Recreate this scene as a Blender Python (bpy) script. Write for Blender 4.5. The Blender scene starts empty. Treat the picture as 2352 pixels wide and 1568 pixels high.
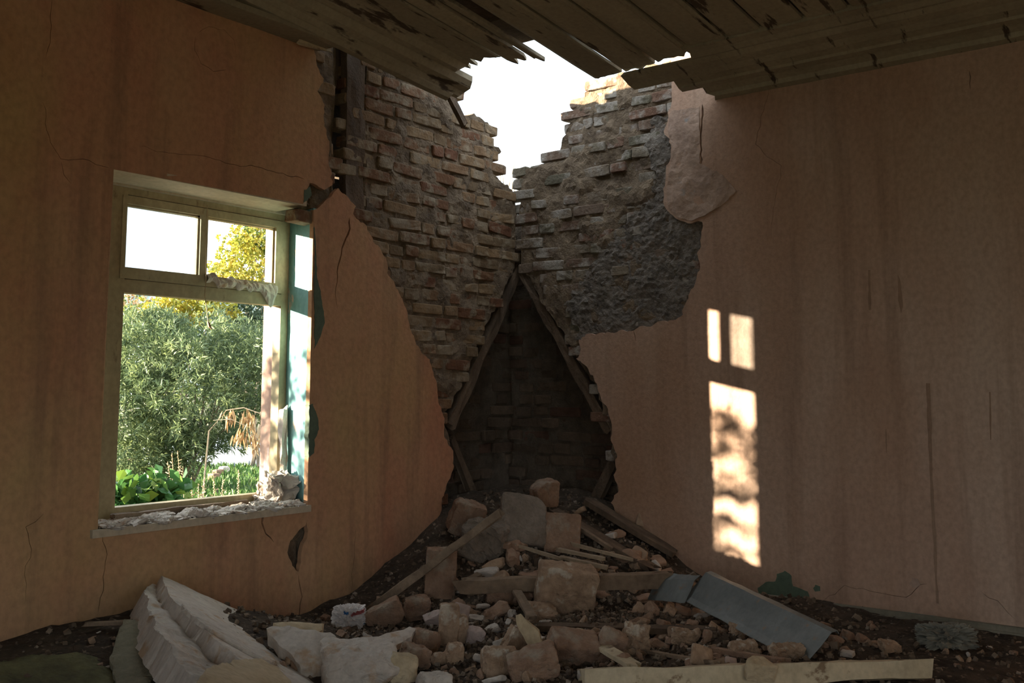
import bpy, math, random
import numpy as np
from mathutils import Vector, Matrix, noise
from mathutils.geometry import delaunay_2d_cdt
PI = math.pi
sc = bpy.context.scene
COL = sc.collection
# ------------------------------------------------------------------ camera
PITCH = math.atan(253 / 2280.0)
AZ = math.radians(37.4804)
CAM = Vector((-5.531, -4.196, 1.21))
FX = 2280.0; CX = 1176.0; CY = 647.0
Fv = Vector((math.cos(AZ) * math.cos(PITCH), math.sin(AZ) * math.cos(PITCH), math.sin(PITCH)))
Rv = Vector((math.sin(AZ), -math.cos(AZ), 0)); Uv = Rv.cross(Fv)
cd = bpy.data.cameras.new('camera'); cam = bpy.data.objects.new('camera', cd); COL.objects.link(cam)
cd.sensor_width = 36; cd.lens = FX / 2352 * 36
cd.shift_y = -(784 - CY) / 2352.0
cd.clip_start = .05; cd.clip_end = 2000
cam.matrix_world = Matrix(((Rv.x, Uv.x, -Fv.x, CAM.x), (Rv.y, Uv.y, -Fv.y, CAM.y), (Rv.z, Uv.z, -Fv.z, CAM.z), (0, 0, 0, 1)))
sc.camera = cam
sc.view_settings.view_transform = 'Standard'; sc.view_settings.look = 'None'
sc.view_settings.exposure = 1.2; sc.view_settings.gamma = 1; sc.view_settings.use_curve_mapping = False
sc.cycles.max_bounces = 8; sc.cycles.diffuse_bounces = 6; sc.cycles.transparent_max_bounces = 12
sc.cycles.sample_clamp_indirect = 4.0
sc.cycles.use_denoising = True
# ------------------------------------------------------------------ sky and sun
SKY = 3.5; SUN = 15.0
world = bpy.data.worlds.new('sky'); sc.world = world; world.use_nodes = True
wn = world.node_tree.nodes; wl = world.node_tree.links; wn.clear()
wo = wn.new('ShaderNodeOutputWorld'); wb = wn.new('ShaderNodeBackground'); wb.inputs[1].default_value = SKY
tc = wn.new('ShaderNodeTexCoord'); nz = wn.new('ShaderNodeTexNoise'); nz.inputs['Scale'].default_value = 2.2; nz.inputs['Detail'].default_value = 5
rp = wn.new('ShaderNodeValToRGB'); rp.color_ramp.elements[0].position = .38; rp.color_ramp.elements[1].position = .62
rp.color_ramp.elements[0].color = (.27, .335, .40, 1); rp.color_ramp.elements[1].color = (.37, .38, .385, 1)
wl.new(tc.outputs['Generated'], nz.inputs['Vector']); wl.new(nz.outputs['Fac'], rp.inputs[0])
wl.new(rp.outputs[0], wb.inputs[0]); wl.new(wb.outputs[0], wo.inputs[0])
sd = bpy.data.lights.new('sun', 'SUN'); sun = bpy.data.objects.new('sun', sd); COL.objects.link(sun)
sd.energy = SUN; sd.angle = math.radians(.6); sd.color = (1.0, .86, .66)
SUNDIR = Vector((1, -.785, -.186)).normalized()
sun.rotation_euler = SUNDIR.to_track_quat('-Z', 'Y').to_euler(); sun.location = (-6, 6, 5)

# ------------------------------------------------------------------ projection helpers (photo point -> place)
def ray(u, v): return (Fv * FX + Rv * (u - CX) - Uv * (v - CY)).normalized()
def onL(u, v, y=0.0):
    r = ray(u, v); t = (y - CAM.y) / r.y; return CAM + r * t
def onR(u, v, x=0.0):
    r = ray(u, v); t = (x - CAM.x) / r.x; return CAM + r * t
def atz(u, v, z):
    r = ray(u, v); t = (z - CAM.z) / r.z; return CAM + r * t
def atd(u, v, dep):
    r = ray(u, v); return CAM + r * (dep / r.dot(Fv))
def depth(p): return (p - CAM).dot(Fv)
def sm(a, b, x):
    if a > b: return 1 - sm(b, a, x)
    t = min(1, max(0, (x - a) / (b - a))); return t * t * (3 - 2 * t)
def fbm(x, y, z=0.0, o=4):
    return noise.fractal(Vector((x, y, z)), 1.0, 2.0, o)
def H(x, y):
    r = math.hypot(min(x, 0.6) * .95, min(y, 0.6))
    h = .50 * (1 - sm(.35, 1.75, r))
    h += .20 * (1 - sm(.25, 1.5, -y)) * (1 - sm(-2.75, -2.0, x))
    k = (1 - sm(1.6, 3.2, math.hypot(x + .9, y + .8)))
    h += .05 * k
    h += (.012 + .03 * k) * fbm(x * 2.5, y * 2.5, 3.1) + .006 * fbm(x * 14, y * 14, 1.0)
    return max(h, .004)
def at(u, v, lift=0.0):
    r = ray(u, v); t = 2.0
    while t < 12:
        p = CAM + r * t
        if p.z < H(p.x, p.y) + lift: return p
        t += .01
    return p
# ------------------------------------------------------------------ object helpers
def tag(o, label=None, cat=None, group=None, kind=None, category=None):
    cat = cat or category
    if label: o['label'] = label
    if cat: o['category'] = cat
    if group: o['group'] = group
    if kind: o['kind'] = kind
    return o
def empty(name, loc=(0, 0, 0), **k):
    o = bpy.data.objects.new(name, None); COL.objects.link(o); o.location = loc; o.empty_display_size = .1
    return tag(o, **k)
def mesh(name, V, F, m, parent=None, rnd=None, smooth=False, origin=None, **k):
    V = [tuple(v) for v in V]
    if origin is None and parent is None: pass
    off = Vector((0, 0, 0))
    if origin is not None:
        off = Vector(origin)
    elif parent is not None:
        off = parent_world(parent)
    V = [(v[0] - off.x, v[1] - off.y, v[2] - off.z) for v in V]
    me = bpy.data.meshes.new(name); me.from_pydata(V, [], F)
    if rnd is not None:
        a = me.attributes.new('rnd', 'FLOAT', 'FACE'); a.data.foreach_set('value', np.asarray(rnd, dtype=np.float32))
    if smooth: me.polygons.foreach_set('use_smooth', [True] * len(me.polygons))
    me.materials.append(m); me.update()
    o = bpy.data.objects.new(name, me); COL.objects.link(o)
    if parent is not None:
        o.parent = parent; o.location = (0, 0, 0)
    else:
        o.location = off
    return tag(o, **k)
def parent_world(p):
    v = Vector((0, 0, 0))
    while p is not None: v += Vector(p.location); p = p.parent
    return v
class MB:
    def __init__(s): s.V = []; s.F = []; s.R = []
    def add(s, V, F, r=0.5):
        n = len(s.V); s.V += [tuple(v) for v in V]; s.F += [tuple(i + n for i in f) for f in F]; s.R += [r] * len(F)
    def box(s, a, b, r=.5):
        x0, y0, z0 = a; x1, y1, z1 = b
        V = [(x0, y0, z0), (x1, y0, z0), (x1, y1, z0), (x0, y1, z0), (x0, y0, z1), (x1, y0, z1), (x1, y1, z1), (x0, y1, z1)]
        s.add(V, [(0, 3, 2, 1), (4, 5, 6, 7), (0, 1, 5, 4), (1, 2, 6, 5), (2, 3, 7, 6), (3, 0, 4, 7)], r)
    def tube(s, pts, rad, n=6, r=.5):
        pts = [Vector(p) for p in pts]; V = []; F = []
        for i, p in enumerate(pts):
            t = (pts[min(i + 1, len(pts) - 1)] - pts[max(i - 1, 0)]).normalized()
            a = t.orthogonal().normalized(); b = t.cross(a)
            rr = rad[i] if isinstance(rad, (list, tuple)) else rad
            for k in range(n): V.append(p + (a * math.cos(2 * PI * k / n) + b * math.sin(2 * PI * k / n)) * rr)
        for i in range(len(pts) - 1):
            for k in range(n): F.append((i * n + k, i * n + (k + 1) % n, (i + 1) * n + (k + 1) % n, (i + 1) * n + k))
        F.append(tuple(range(n))[::-1]); F.append(tuple((len(pts) - 1) * n + k for k in range(n)))
        s.add(V, F, r)
    def build(s, name, m, parent=None, **k): return mesh(name, s.V, s.F, m, parent, rnd=s.R, **k)

# ------------------------------------------------------------------ materials
def MAT(name, stops, scale=3.0, stretch=(1, 1, 1), rough=.9, bump=.3, bscale=40.0, bdist=.01, detail=6, attr=None, blot=None, blot2=None, metal=0, spec=.25, dist=0.0, speck=.84):
    """stops: ramp over noise. attr: (stops) ramp over 'rnd' multiplied in. blot: (color, scale, lo, hi, stretch)"""
    m = bpy.data.materials.new(name); m.use_nodes = True; nt = m.node_tree; N = nt.nodes; L = nt.links
    bs = N['Principled BSDF']; bs.inputs['Roughness'].default_value = rough; bs.inputs['Metallic'].default_value = metal
    bs.inputs['Specular IOR Level'].default_value = spec
    tc = N.new('ShaderNodeTexCoord')
    def nse(scl, st, det=6, off=0, ds=0.0):
        mp = N.new('ShaderNodeMapping'); mp.inputs['Scale'].default_value = st; mp.inputs['Location'].default_value = (off, off * .7, off * .3)
        L.new(tc.outputs['Object'], mp.inputs[0])
        n = N.new('ShaderNodeTexNoise'); n.inputs['Scale'].default_value = scl; n.inputs['Detail'].default_value = det
        n.inputs['Roughness'].default_value = .6; n.inputs['Distortion'].default_value = ds
        L.new(mp.outputs[0], n.inputs['Vector']); return n.outputs['Fac']
    def ramp(inp, st):
        r = N.new('ShaderNodeValToRGB'); el = r.color_ramp.elements
        while len(el) < len(st): el.new(.5)
        for e, (p, c) in zip(el, st): e.position = p; e.color = (*c, 1)
        L.new(inp, r.inputs[0]); return r.outputs[0]
    def mix(fac, a, b, mode='MIX'):
        x = N.new('ShaderNodeMix'); x.data_type = 'RGBA'; x.blend_type = mode
        if isinstance(fac, float): x.inputs[0].default_value = fac
        else: L.new(fac, x.inputs[0])
        for s, i in ((a, 6), (b, 7)):
            if isinstance(s, tuple): x.inputs[i].default_value = (*s, 1)
            else: L.new(s, x.inputs[i])
        return x.outputs[2]
    col = ramp(nse(scale, stretch, detail, 0, dist), stops)
    if attr:
        at_ = N.new('ShaderNodeAttribute'); at_.attribute_name = 'rnd'
        col = mix(1.0, col, ramp(at_.outputs['Fac'], attr), 'MULTIPLY')
    for k, b in enumerate([x for x in (blot, blot2) if x]):
        c, s_, lo, hi, st = b
        f = ramp(nse(s_, st, 7, 11.3 + 5 * k, 0), [(lo, (0, 0, 0)), (hi, (1, 1, 1))])
        col = mix(f, col, c)
    if bump: col = mix(1.0, col, ramp(nse(38, (1, 1, .8), 8, 7), [(.3, (speck,) * 3), (.62, (1.06, 1.06, 1.06))]), 'MULTIPLY')
    L.new(col, bs.inputs['Base Color'])
    if bump:
        bp = N.new('ShaderNodeBump'); bp.inputs['Strength'].default_value = bump; bp.inputs['Distance'].default_value = bdist
        L.new(nse(bscale, (1, 1, 1), 8, 3), bp.inputs['Height']); L.new(bp.outputs[0], bs.inputs['Normal'])
    return m
M = {}
M['plasterL'] = MAT('old_pink_plaster', [(.28, (.43, .165, .095)), (.45, (.47, .245, .145)), (.6, (.49, .29, .165)), (.75, (.54, .35, .20))], 1.3, (1, 1, .35), .92, .6, 45, .006,
    blot=((.45, .315, .145), .55, .48, .66, (1, 1, .6)), blot2=((.21, .125, .08), 8, .52, .86, (1, 1, .06)))
M['plasterR'] = MAT('old_brown_pink_plaster', [(.25, (.35, .20, .135)), (.5, (.43, .285, .205)), (.75, (.49, .37, .285))], 1.1, (1, 1, .3), .92, .55, 50, .006,
    blot=((.22, .14, .095), 7, .52, .84, (1, 1, .05)), blot2=((.37, .22, .14), .8, .5, .7, (1, 1, .5)))
M['patch'] = MAT('patched_plaster', [(.3, (.31, .215, .165)), (.6, (.42, .30, .23))], 5, (1, 1, 1), .9, .6, 25, .01, blot=((.28, .34, .37), 6, .62, .72, (1, 1, 1)))
M['brick'] = MAT('weathered_brick', [(.3, (.62, .52, .42)), (.7, (1.0, .92, .8))], 9, (1, 1, 1), .95, .8, 60, .008,
    attr=[(0, (.17, .085, .055)), (.35, (.22, .14, .09)), (.7, (.29, .22, .145)), (1, (.185, .145, .10))], blot=((.27, .22, .155), 9, .48, .62, (1, 1, 1)))
M['brickR'] = MAT('weathered_grey_brick', [(.3, (.6, .55, .48)), (.7, (1.0, .95, .88))], 9, (1, 1, 1), .95, .9, 60, .01,
    attr=[(0, (.22, .13, .095)), (.3, (.21, .16, .13)), (.7, (.27, .235, .19)), (1, (.16, .155, .12))], blot=((.33, .30, .26), 8, .46, .60, (1, 1, 1)))
M['nichebrick'] = MAT('shade_toned_brick', [(.3, (.6, .55, .48)), (.7, (1.0, .95, .88))], 9, (1, 1, 1), .97, .9, 60, .01, attr=[(0, (.11, .06, .042)), (.5, (.095, .07, .05)), (1, (.13, .095, .068))])  # darker brick colour paints in the shade of the niche
M['nichemortar'] = MAT('shade_toned_mortar', [(.3, (.07, .052, .036)), (.7, (.13, .10, .07))], 12, (1, 1, 1), .98, 1.0, 70, .015, detail=9)  # mortar colour darkened to stand in for shade in the niche
M['mortar'] = MAT('earth_mortar', [(.3, (.11, .08, .055)), (.7, (.27, .205, .14))], 12, (1, 1, 1), .98, 1.0, 70, .015, detail=9)
M['render'] = MAT('rough_render', [(.3, (.12, .105, .09)), (.7, (.25, .215, .18))], 18, (1, 1, 1), .98, 1.0, 60, .02, detail=9)
M['teal'] = MAT('teal_old_paint', [(.3, (.15, .33, .33)), (.7, (.25, .46, .45))], 8, (1, 1, .4), .8, .3, 40, .004, blot=((.60, .48, .40), 7, .60, .66, (1, 1, .7)))
M['darkteal'] = MAT('dark_green_paint', [(.3, (.085, .12, .085)), (.7, (.13, .17, .12))], 8, (1, 1, 1), .8, .3, 40, .004)
M['cream'] = MAT('cream_window_paint', [(.3, (.32, .265, .155)), (.7, (.43, .365, .23))], 6, (1, 1, .3), .65, .3, 60, .004, blot=((.22, .17, .10), 20, .62, .70, (1, 1, .3)))
M['soffit'] = MAT('pale_reveal_paint', [(.3, (.46, .39, .28)), (.7, (.56, .48, .36))], 5, (1, 1, 1), .8, .3, 40, .005)
M['rawwood'] = MAT('weathered_pink_wood', [(.3, (.34, .215, .165)), (.7, (.47, .33, .26))], 8, (1, 1, .15), .8, .4, 60, .005, blot=((.55, .56, .58), 6, .55, .62, (1, 1, .3)))
M['ceil'] = MAT('ceiling_board_paint', [(.3, (.28, .24, .165)), (.7, (.37, .325, .23))], 3, (.3, 1, 1), .8, .35, 30, .006,
    blot=((.07, .05, .035), 5.5, .59, .64, (.45, 2.2, 1)), attr=[(0, (.8, .8, .8)), (1, (1, 1, 1))])
M['darkwood'] = MAT('old_dark_timber', [(.3, (.07, .05, .035)), (.7, (.17, .12, .08))], 9, (1, 1, .12), .9, .8, 60, .01)
M['oldwood'] = MAT('old_timber', [(.3, (.13, .09, .06)), (.7, (.30, .22, .15))], 9, (.2, 1, 1), .9, .8, 60, .01)
M['palewood'] = MAT('pale_painted_timber', [(.3, (.42, .34, .22)), (.7, (.58, .49, .34))], 6, (.3, 1, 1), .8, .4, 40, .006, blot=((.22, .15, .09), 12, .60, .66, (.4, 1, 1)))
M['whiteplaster'] = MAT('fallen_white_plaster', [(.3, (.44, .385, .33)), (.7, (.58, .525, .46))], 7, (1, 1, 1), .92, .6, 35, .01, blot=((.42, .30, .20), 8, .56, .66, (1, 1, 1)))
M['yellowplaster'] = MAT('fallen_ochre_plaster', [(.3, (.40, .31, .19)), (.7, (.52, .42, .28))], 6, (1, 1, 1), .92, .5, 40, .008)
M['stonechunk'] = MAT('masonry_chunk', [(.3, (.26, .17, .11)), (.7, (.45, .32, .215))], 14, (1, 1, 1), .95, 1.0, 50, .012, blot=((.50, .43, .34), 9, .55, .62, (1, 1, 1)))
M['redbrick'] = MAT('fallen_red_brick', [(.3, (.24, .145, .095)), (.7, (.38, .25, .17))], 12, (1, 1, 1), .95, 1.0, 45, .015, blot=((.36, .29, .22), 9, .50, .64, (1, 1, 1)))
M['greystone'] = MAT('grey_brown_stone', [(.3, (.17, .14, .11)), (.7, (.27, .225, .18))], 8, (1, 1, 1), .97, 1, 45, .015)
M['lathwood'] = MAT('pale_lath_wood', [(.3, (.24, .18, .12)), (.7, (.38, .30, .21))], 9, (.3, 1, 1), .9, .7, 60, .008)
M['pinkplaster'] = MAT('fallen_pink_plaster', [(.3, (.42, .33, .29)), (.7, (.54, .44, .40))], 9, (1, 1, 1), .9, .5, 40, .01)
M['dirt'] = MAT('dirt', [(.3, (.035, .025, .017)), (.7, (.11, .08, .055))], 9, (1, 1, 1), 1, 1.0, 45, .03, detail=10, blot=((.28, .21, .15), 30, .58, .68, (1, 1, 1)))
M['greydirt'] = MAT('dusty_grey_slab', [(.3, (.16, .15, .10)), (.7, (.26, .24, .17))], 6, (1, 1, 1), 1, .7, 45, .015)
M['moss'] = MAT('mossy_soil', [(.3, (.06, .055, .03)), (.7, (.20, .19, .09))], 6, (1, 1, 1), 1, 1, 40, .02)
M['metal'] = MAT('grey_galvanised_metal', [(.3, (.12, .13, .12)), (.7, (.19, .20, .19))], 5, (1, 1, 1), .55, .2, 30, .003, metal=.35, spec=.5, blot=((.22, .16, .11), 16, .62, .7, (1, 1, 1)))
M['cloth'] = MAT('dusty_cloth', [(.3, (.15, .145, .12)), (.7, (.27, .26, .21))], 9, (1, 1, 1), .95, .4, 40, .01)
M['plastic'] = MAT('white_plastic_film', [(.3, (.60, .55, .52)), (.7, (.72, .68, .66))], 9, (1, 1, 1), .45, .3, 30, .01, spec=.5)
M['printred'] = MAT('red_print', [(.3, (.30, .07, .07)), (.7, (.40, .12, .11))], 9, bump=0)
M['printblue'] = MAT('blue_print', [(.3, (.03, .12, .30)), (.7, (.05, .18, .38))], 9, bump=0)
M['cord'] = MAT('old_string', [(.3, (.30, .22, .13)), (.7, (.45, .35, .22))], 30, bump=0)
M['ground'] = MAT('garden_soil', [(.3, (.07, .075, .035)), (.7, (.15, .14, .075))], 1.5, (1, 1, 1), 1, 1, 8, .05)
LEAFA = lambda a, b, c: [(0, a), (.55, b), (1, c)]
def LEAF(name, a, b, c, rough=.5):
    m = MAT(name, [(0, (1, 1, 1)), (1, (1, 1, 1))], 1, bump=0, rough=rough, attr=LEAFA(a, b, c), spec=.4)
    nt = m.node_tree; bs = nt.nodes['Principled BSDF']; out = nt.nodes['Material Output']
    tr = nt.nodes.new('ShaderNodeBsdfTranslucent'); mx = nt.nodes.new('ShaderNodeMixShader'); mx.inputs[0].default_value = .3
    src = bs.inputs['Base Color'].links[0].from_socket
    nt.links.new(src, tr.inputs[0]); nt.links.new(bs.outputs[0], mx.inputs[1]); nt.links.new(tr.outputs[0], mx.inputs[2]); nt.links.new(mx.outputs[0], out.inputs[0])
    return m
M['oleander'] = LEAF('long_green_leaf', (.055, .095, .048), (.15, .205, .095), (.32, .38, .15), .4)
M['yellowleaf'] = LEAF('yellow_leaf', (.17, .22, .03), (.40, .37, .05), (.55, .38, .06))
M['darkleaf'] = LEAF('dark_leaf', (.02, .04, .018), (.04, .07, .03), (.08, .11, .05))
M['greenleaf'] = LEAF('mid_green_leaf', (.05, .10, .025), (.10, .16, .04), (.24, .24, .06))
M['ivyleaf'] = LEAF('ivy_leaf', (.03, .09, .03), (.06, .16, .045), (.22, .32, .04), .35)
M['grass'] = LEAF('grass_blade', (.04, .10, .025), (.07, .16, .035), (.16, .24, .06))
M['dryleaf'] = LEAF('dry_leaf', (.30, .17, .08), (.42, .27, .13), (.52, .38, .20))
M['twig'] = MAT('grey_twig', [(.3, (.16, .13, .09)), (.7, (.30, .25, .18))], 20, bump=0)
M['drystem'] = MAT('dry_stem', [(.3, (.36, .25, .14)), (.7, (.50, .38, .22))], 20, bump=0)
M['hill'] = MAT('distant_hill', [(.3, (.16, .22, .22)), (.7, (.22, .28, .27))], .05, bump=0)  # bluish haze of distance put into the base colour
M['sheet'] = MAT('pale_blue_white_sheet', [(.3, (.36, .40, .48)), (.7, (.48, .52, .58))], 2, bump=0)
M['roof'] = MAT('roof_underside', [(.3, (.05, .04, .03)), (.7, (.10, .08, .055))], 5, (1, 1, 1), 1, .5)
# dusty glass
g = bpy.data.materials.new('dusty_glass'); g.use_nodes = True; N = g.node_tree.nodes; L = g.node_tree.links; N.clear()
o_ = N.new('ShaderNodeOutputMaterial'); t_ = N.new('ShaderNodeBsdfTransparent'); t_.inputs[0].default_value = (.86, .92, .96, 1)
d_ = N.new('ShaderNodeBsdfDiffuse'); d_.inputs[0].default_value = (.75, .8, .85, 1); tl = N.new('ShaderNodeBsdfTranslucent'); tl.inputs[0].default_value = (.75, .8, .85, 1)
gl = N.new('ShaderNodeBsdfGlossy'); gl.inputs[1].default_value = .05
m1 = N.new('ShaderNodeMixShader'); m1.inputs[0].default_value = .5; L.new(d_.outputs[0], m1.inputs[1]); L.new(tl.outputs[0], m1.inputs[2])
m2 = N.new('ShaderNodeMixShader'); L.new(t_.outputs[0], m2.inputs[1]); L.new(m1.outputs[0], m2.inputs[2])
nn = N.new('ShaderNodeTexNoise'); nn.inputs['Scale'].default_value = 5; tcc = N.new('ShaderNodeTexCoord'); L.new(tcc.outputs['Object'], nn.inputs['Vector'])
mr = N.new('ShaderNodeMapRange'); mr.inputs[1].default_value = .35; mr.inputs[2].default_value = .7; mr.inputs[3].default_value = .16; mr.inputs[4].default_value = .34
L.new(nn.outputs['Fac'], mr.inputs[0]); L.new(mr.outputs[0], m2.inputs[0])
m3 = N.new('ShaderNodeMixShader'); m3.inputs[0].default_value = .05; L.new(m2.outputs[0], m3.inputs[1]); L.new(gl.outputs[0], m3.inputs[2]); L.new(m3.outputs[0], o_.inputs[0])
M['glass'] = g

# ------------------------------------------------------------------ planar slab tools
def pip(P, poly):
    x = P[:, 0]; y = P[:, 1]; ins = np.zeros(len(P), bool); n = len(poly); j = n - 1
    for i in range(n):
        xi, yi = poly[i]; xj, yj = poly[j]
        if yi != yj:
            c = ((yi > y) != (yj > y)) & (x < (xj - xi) * (y - yi) / (yj - yi) + xi); ins ^= c
        j = i
    return ins
def rag(pl, step=.02, amp=.012, seed=0.0, closed=False):
    out = []; n = len(pl); m_ = n if closed else n - 1
    for i in range(m_):
        a = pl[i]; b = pl[(i + 1) % n]; d = math.hypot(b[0] - a[0], b[1] - a[1]); k = max(1, int(d / step))
        nx, ny = -(b[1] - a[1]) / max(d, 1e-6), (b[0] - a[0]) / max(d, 1e-6)
        for q in range(k):
            t = q / k; x = a[0] + (b[0] - a[0]) * t; y = a[1] + (b[1] - a[1]) * t
            w = amp * fbm(x * 18 + seed, y * 18, seed, 3) if (q or i) else 0
            out.append((x + nx * w, y + ny * w))
    if not closed: out.append(pl[-1])
    return out
def slab(name, outer, holes, place, d0, d1, step, m, parent=None, disp=None, rim=0.0, **k):
    """sheet with outline `outer`, real thickness d0..d1, front relief disp(s,z)"""
    pts = []; edges = []
    for poly in [outer] + list(holes):
        n0 = len(pts); pts += list(poly); n = len(poly)
        edges += [(n0 + i, n0 + (i + 1) % n) for i in range(n)]
    A = np.array(outer); rs = random.Random(7)
    xs = np.arange(A[:, 0].min(), A[:, 0].max(), step); ys = np.arange(A[:, 1].min(), A[:, 1].max(), step)
    G = np.array([(x + rs.uniform(-.25, .25) * step, y + rs.uniform(-.25, .25) * step) for x in xs for y in ys])
    G = G[pip(G, outer)]
    for h_ in holes: G = G[~pip(G, h_)]
    pts += [tuple(p) for p in G]
    r = delaunay_2d_cdt([Vector(p) for p in pts], edges, [], 0, 1e-5)
    V2 = np.array([(v.x, v.y) for v in r[0]]); T = np.array([f for f in r[2] if len(f) == 3])
    c = V2[T].mean(axis=1); keep = pip(c, outer)
    for h_ in holes: keep &= ~pip(c, h_)
    T = T[keep]; used = np.unique(T); mp = -np.ones(len(V2), int); mp[used] = np.arange(len(used)); T = mp[T]; V2 = V2[used]; n = len(V2)
    cnt = {}
    for f in T:
        for a, b in ((f[0], f[1]), (f[1], f[2]), (f[2], f[0])):
            cnt.setdefault((min(a, b), max(a, b)), []).append((a, b))
    bd = [v[0] for v in cnt.values() if len(v) == 1]; bset = set(i for e in bd for i in e)
    V = []
    for i, (s, z) in enumerate(V2):
        d = d0 + (disp(s, z) if disp else 0) + (rim if i in bset else 0)
        V.append(place(s, z, min(d, d1 - .002)))
    V += [place(s, z, d1) for s, z in V2]
    F = [tuple(int(i) for i in f) for f in T] + [tuple(int(i) + n for i in f[::-1]) for f in T]
    F += [(int(b), int(a), int(a) + n, int(b) + n) for a, b in bd]
    o = mesh(name, V, F, m, parent, **k)
    return o
PL = lambda s, z, d: (s, d, z)          # left wall: s runs along x, depth along +y
PR = lambda s, z, d: (d, s, z)          # right wall: s runs along y, depth along +x
def fixn(o):
    import bmesh
    b = bmesh.new(); b.from_mesh(o.data); bmesh.ops.recalc_face_normals(b, faces=b.faces); b.to_mesh(o.data); b.free(); return o
def pxL(l, d=0.0): return [(onL(u, v, d).x, onL(u, v, d).z) for u, v in l]
def pxR(l, d=0.0): return [(onR(u, v, d).y, onR(u, v, d).z) for u, v in l]
def crack(pl, w0, w1, seed=1.0):
    """thin open gap along a polyline, width tapering w0 to w1"""
    pl = rag(pl, .03, .014, seed); n = len(pl); a = []; b = []
    for i, p in enumerate(pl):
        q0 = pl[max(i - 1, 0)]; q1 = pl[min(i + 1, n - 1)]; dx, dy = q1[0] - q0[0], q1[1] - q0[1]; l = math.hypot(dx, dy) or 1
        w = (w0 + (w1 - w0) * i / (n - 1)) * (.6 + .6 * abs(noise.noise(Vector((i * 1.7, seed, 0))))) * .5
        if i in (0, n - 1): w = .0003
        a.append((p[0] - dy / l * w, p[1] + dx / l * w)); b.append((p[0] + dy / l * w, p[1] - dx / l * w))
    return a + b[::-1]

# ================================================================== WALL LEFT (plane y = 0)
WX0, WX1, WZ0, WZ1 = -3.08, -1.873, .605, 2.232
up_edge = pxL([(718, 100), (724, 128), (728, 150), (740, 178), (731, 208), (746, 242), (744, 290), (757, 325), (756, 372), (764, 425)])
low_edge = pxL([(722, 482), (738, 470), (757, 453), (776, 437), (796, 452), (815, 472), (811, 492), (843, 520), (862, 560), (884, 592), (893, 640), (915, 665), (930, 700), (940, 745), (956, 790), (985, 825), (1002, 880), (1010, 930), (1022, 960), (1022, 1000), (1042, 1035), (1043, 1070), (1030, 1105), (1014, 1150), (1006, 1200), (1012, 1230)])
outer = [(-7.6, -.05), (-7.6, 3.5), (up_edge[0][0], 3.5)] + rag(up_edge, .02, .02, 1.1) + rag(pxL([(764, 425), (745, 437), (728, 424), (712, 420), (702, 440), (697, 468)]), .02, .014, 2.0)[1:] \
    + [(WX0, WZ1), (WX0, WZ0), (WX1, WZ0), (WX1, low_edge[0][1])] + rag(low_edge, .018, .02, 3.3)[1:] + [(low_edge[-1][0], -.05)]
crk = [crack(pxL([(803, 499), (804, 525), (786, 570), (776, 610), (772, 660), (775, 705)]), .020, .004, 1.2),
       crack(pxL([(608, 1172), (600, 1203), (612, 1225), (630, 1245)]), .020, .004, 2.2),
       crack(pxL([(686, 1320), (690, 1350), (694, 1370), (688, 1400), (685, 1432)]), .008, .012, 3.2),
       crack(pxL([(98, 235), (112, 330), (140, 366), (190, 366), (250, 385)]), .003, .003, 4.2),
       crack(pxL([(141, 372), (149, 400), (162, 420)]), .007, .003, 4.9),
       crack(pxL([(320, 335), (400, 352), (470, 358), (540, 380), (600, 385), (650, 400), (700, 412)]), .002, .005, 5.2),
       crack(pxL([(236, 1225), (241, 1290), (238, 1340), (225, 1405)]), .004, .006, 6.2),
       crack(pxL([(816, 1215), (812, 1290), (806, 1372)]), .003, .004, 7.2),
       crack(pxL([(450, 85), (446, 115), (462, 145), (490, 163), (520, 160)]), .002, .004, 8.2),
       crack(pxL([(455, 75), (480, 63), (515, 68), (538, 92), (541, 120)]), .003, .002, 8.9),
       crack(pxL([(120, 0), (118, 60), (105, 130)]), .004, .003, 9.2),
       crack(pxL([(60, 1380), (62, 1300), (75, 1260), (60, 1210), (100, 1180)]), .002, .004, 9.8),
       rag(pxL([(706, 1198), (708, 1222), (697, 1262), (689, 1292), (685, 1313), (672, 1298), (661, 1268), (666, 1240), (690, 1216)]), .015, .010, 4.4, True)]
plL = slab('plaster', outer, crk + [[(-6.9, .85), (-6.9, 2.24), (-5.3, 2.24), (-5.3, .85)]], PL, 0.0, .032, .06, M['plasterL'], disp=lambda s, z: .006 * fbm(s * 1.6, z * 1.6, 5) + .0015 * fbm(s * 9, z * 9, 2), kind=None)
# broken outline of the left brickwork
W2 = [(-6.9, .85), (-6.9, 2.24), (-5.3, 2.24), (-5.3, .85)]
brkL = pxL([(1000, 150), (1040, 190), (1062, 262), (1090, 262), (1122, 280), (1128, 330), (1150, 345), (1128, 362), (1140, 410), (1178, 435), (1187, 470), (1184, 512), (1187, 600)], .04)
diaL = pxL([(1187, 606), (1150, 680), (1118, 745), (1098, 790), (1078, 850), (1045, 910), (1022, 958), (1030, 1010), (1044, 1060), (1030, 1110), (1012, 1170), (1004, 1235)], .04)
leafL = [(-7.6, -.05), (-7.6, 3.45), (-1.715, 3.45), (-1.70, 2.9), (-1.725, 2.6), (-1.70, 2.22), (-1.455, 2.25), (-1.455, 3.3), (-.95, 3.3)] + rag(brkL, .03, .03, 7.7) + rag(diaL, .03, .03, 8.1)[1:] + [(diaL[-1][0], -.05)]
winL = [(WX0, WZ0), (WX0, WZ1 + .02), (WX1 + .055, WZ1 + .02), (WX1 + .055, WZ0)]
mortL = slab('mortar', leafL, [winL, W2], PL, .042, .17, .028, M['mortar'], disp=lambda s, z: (.020 * fbm(s * 5, z * 5, 9) + .008 * fbm(s * 30, z * 30, 4)) if s > -1.9 else 0)
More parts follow.
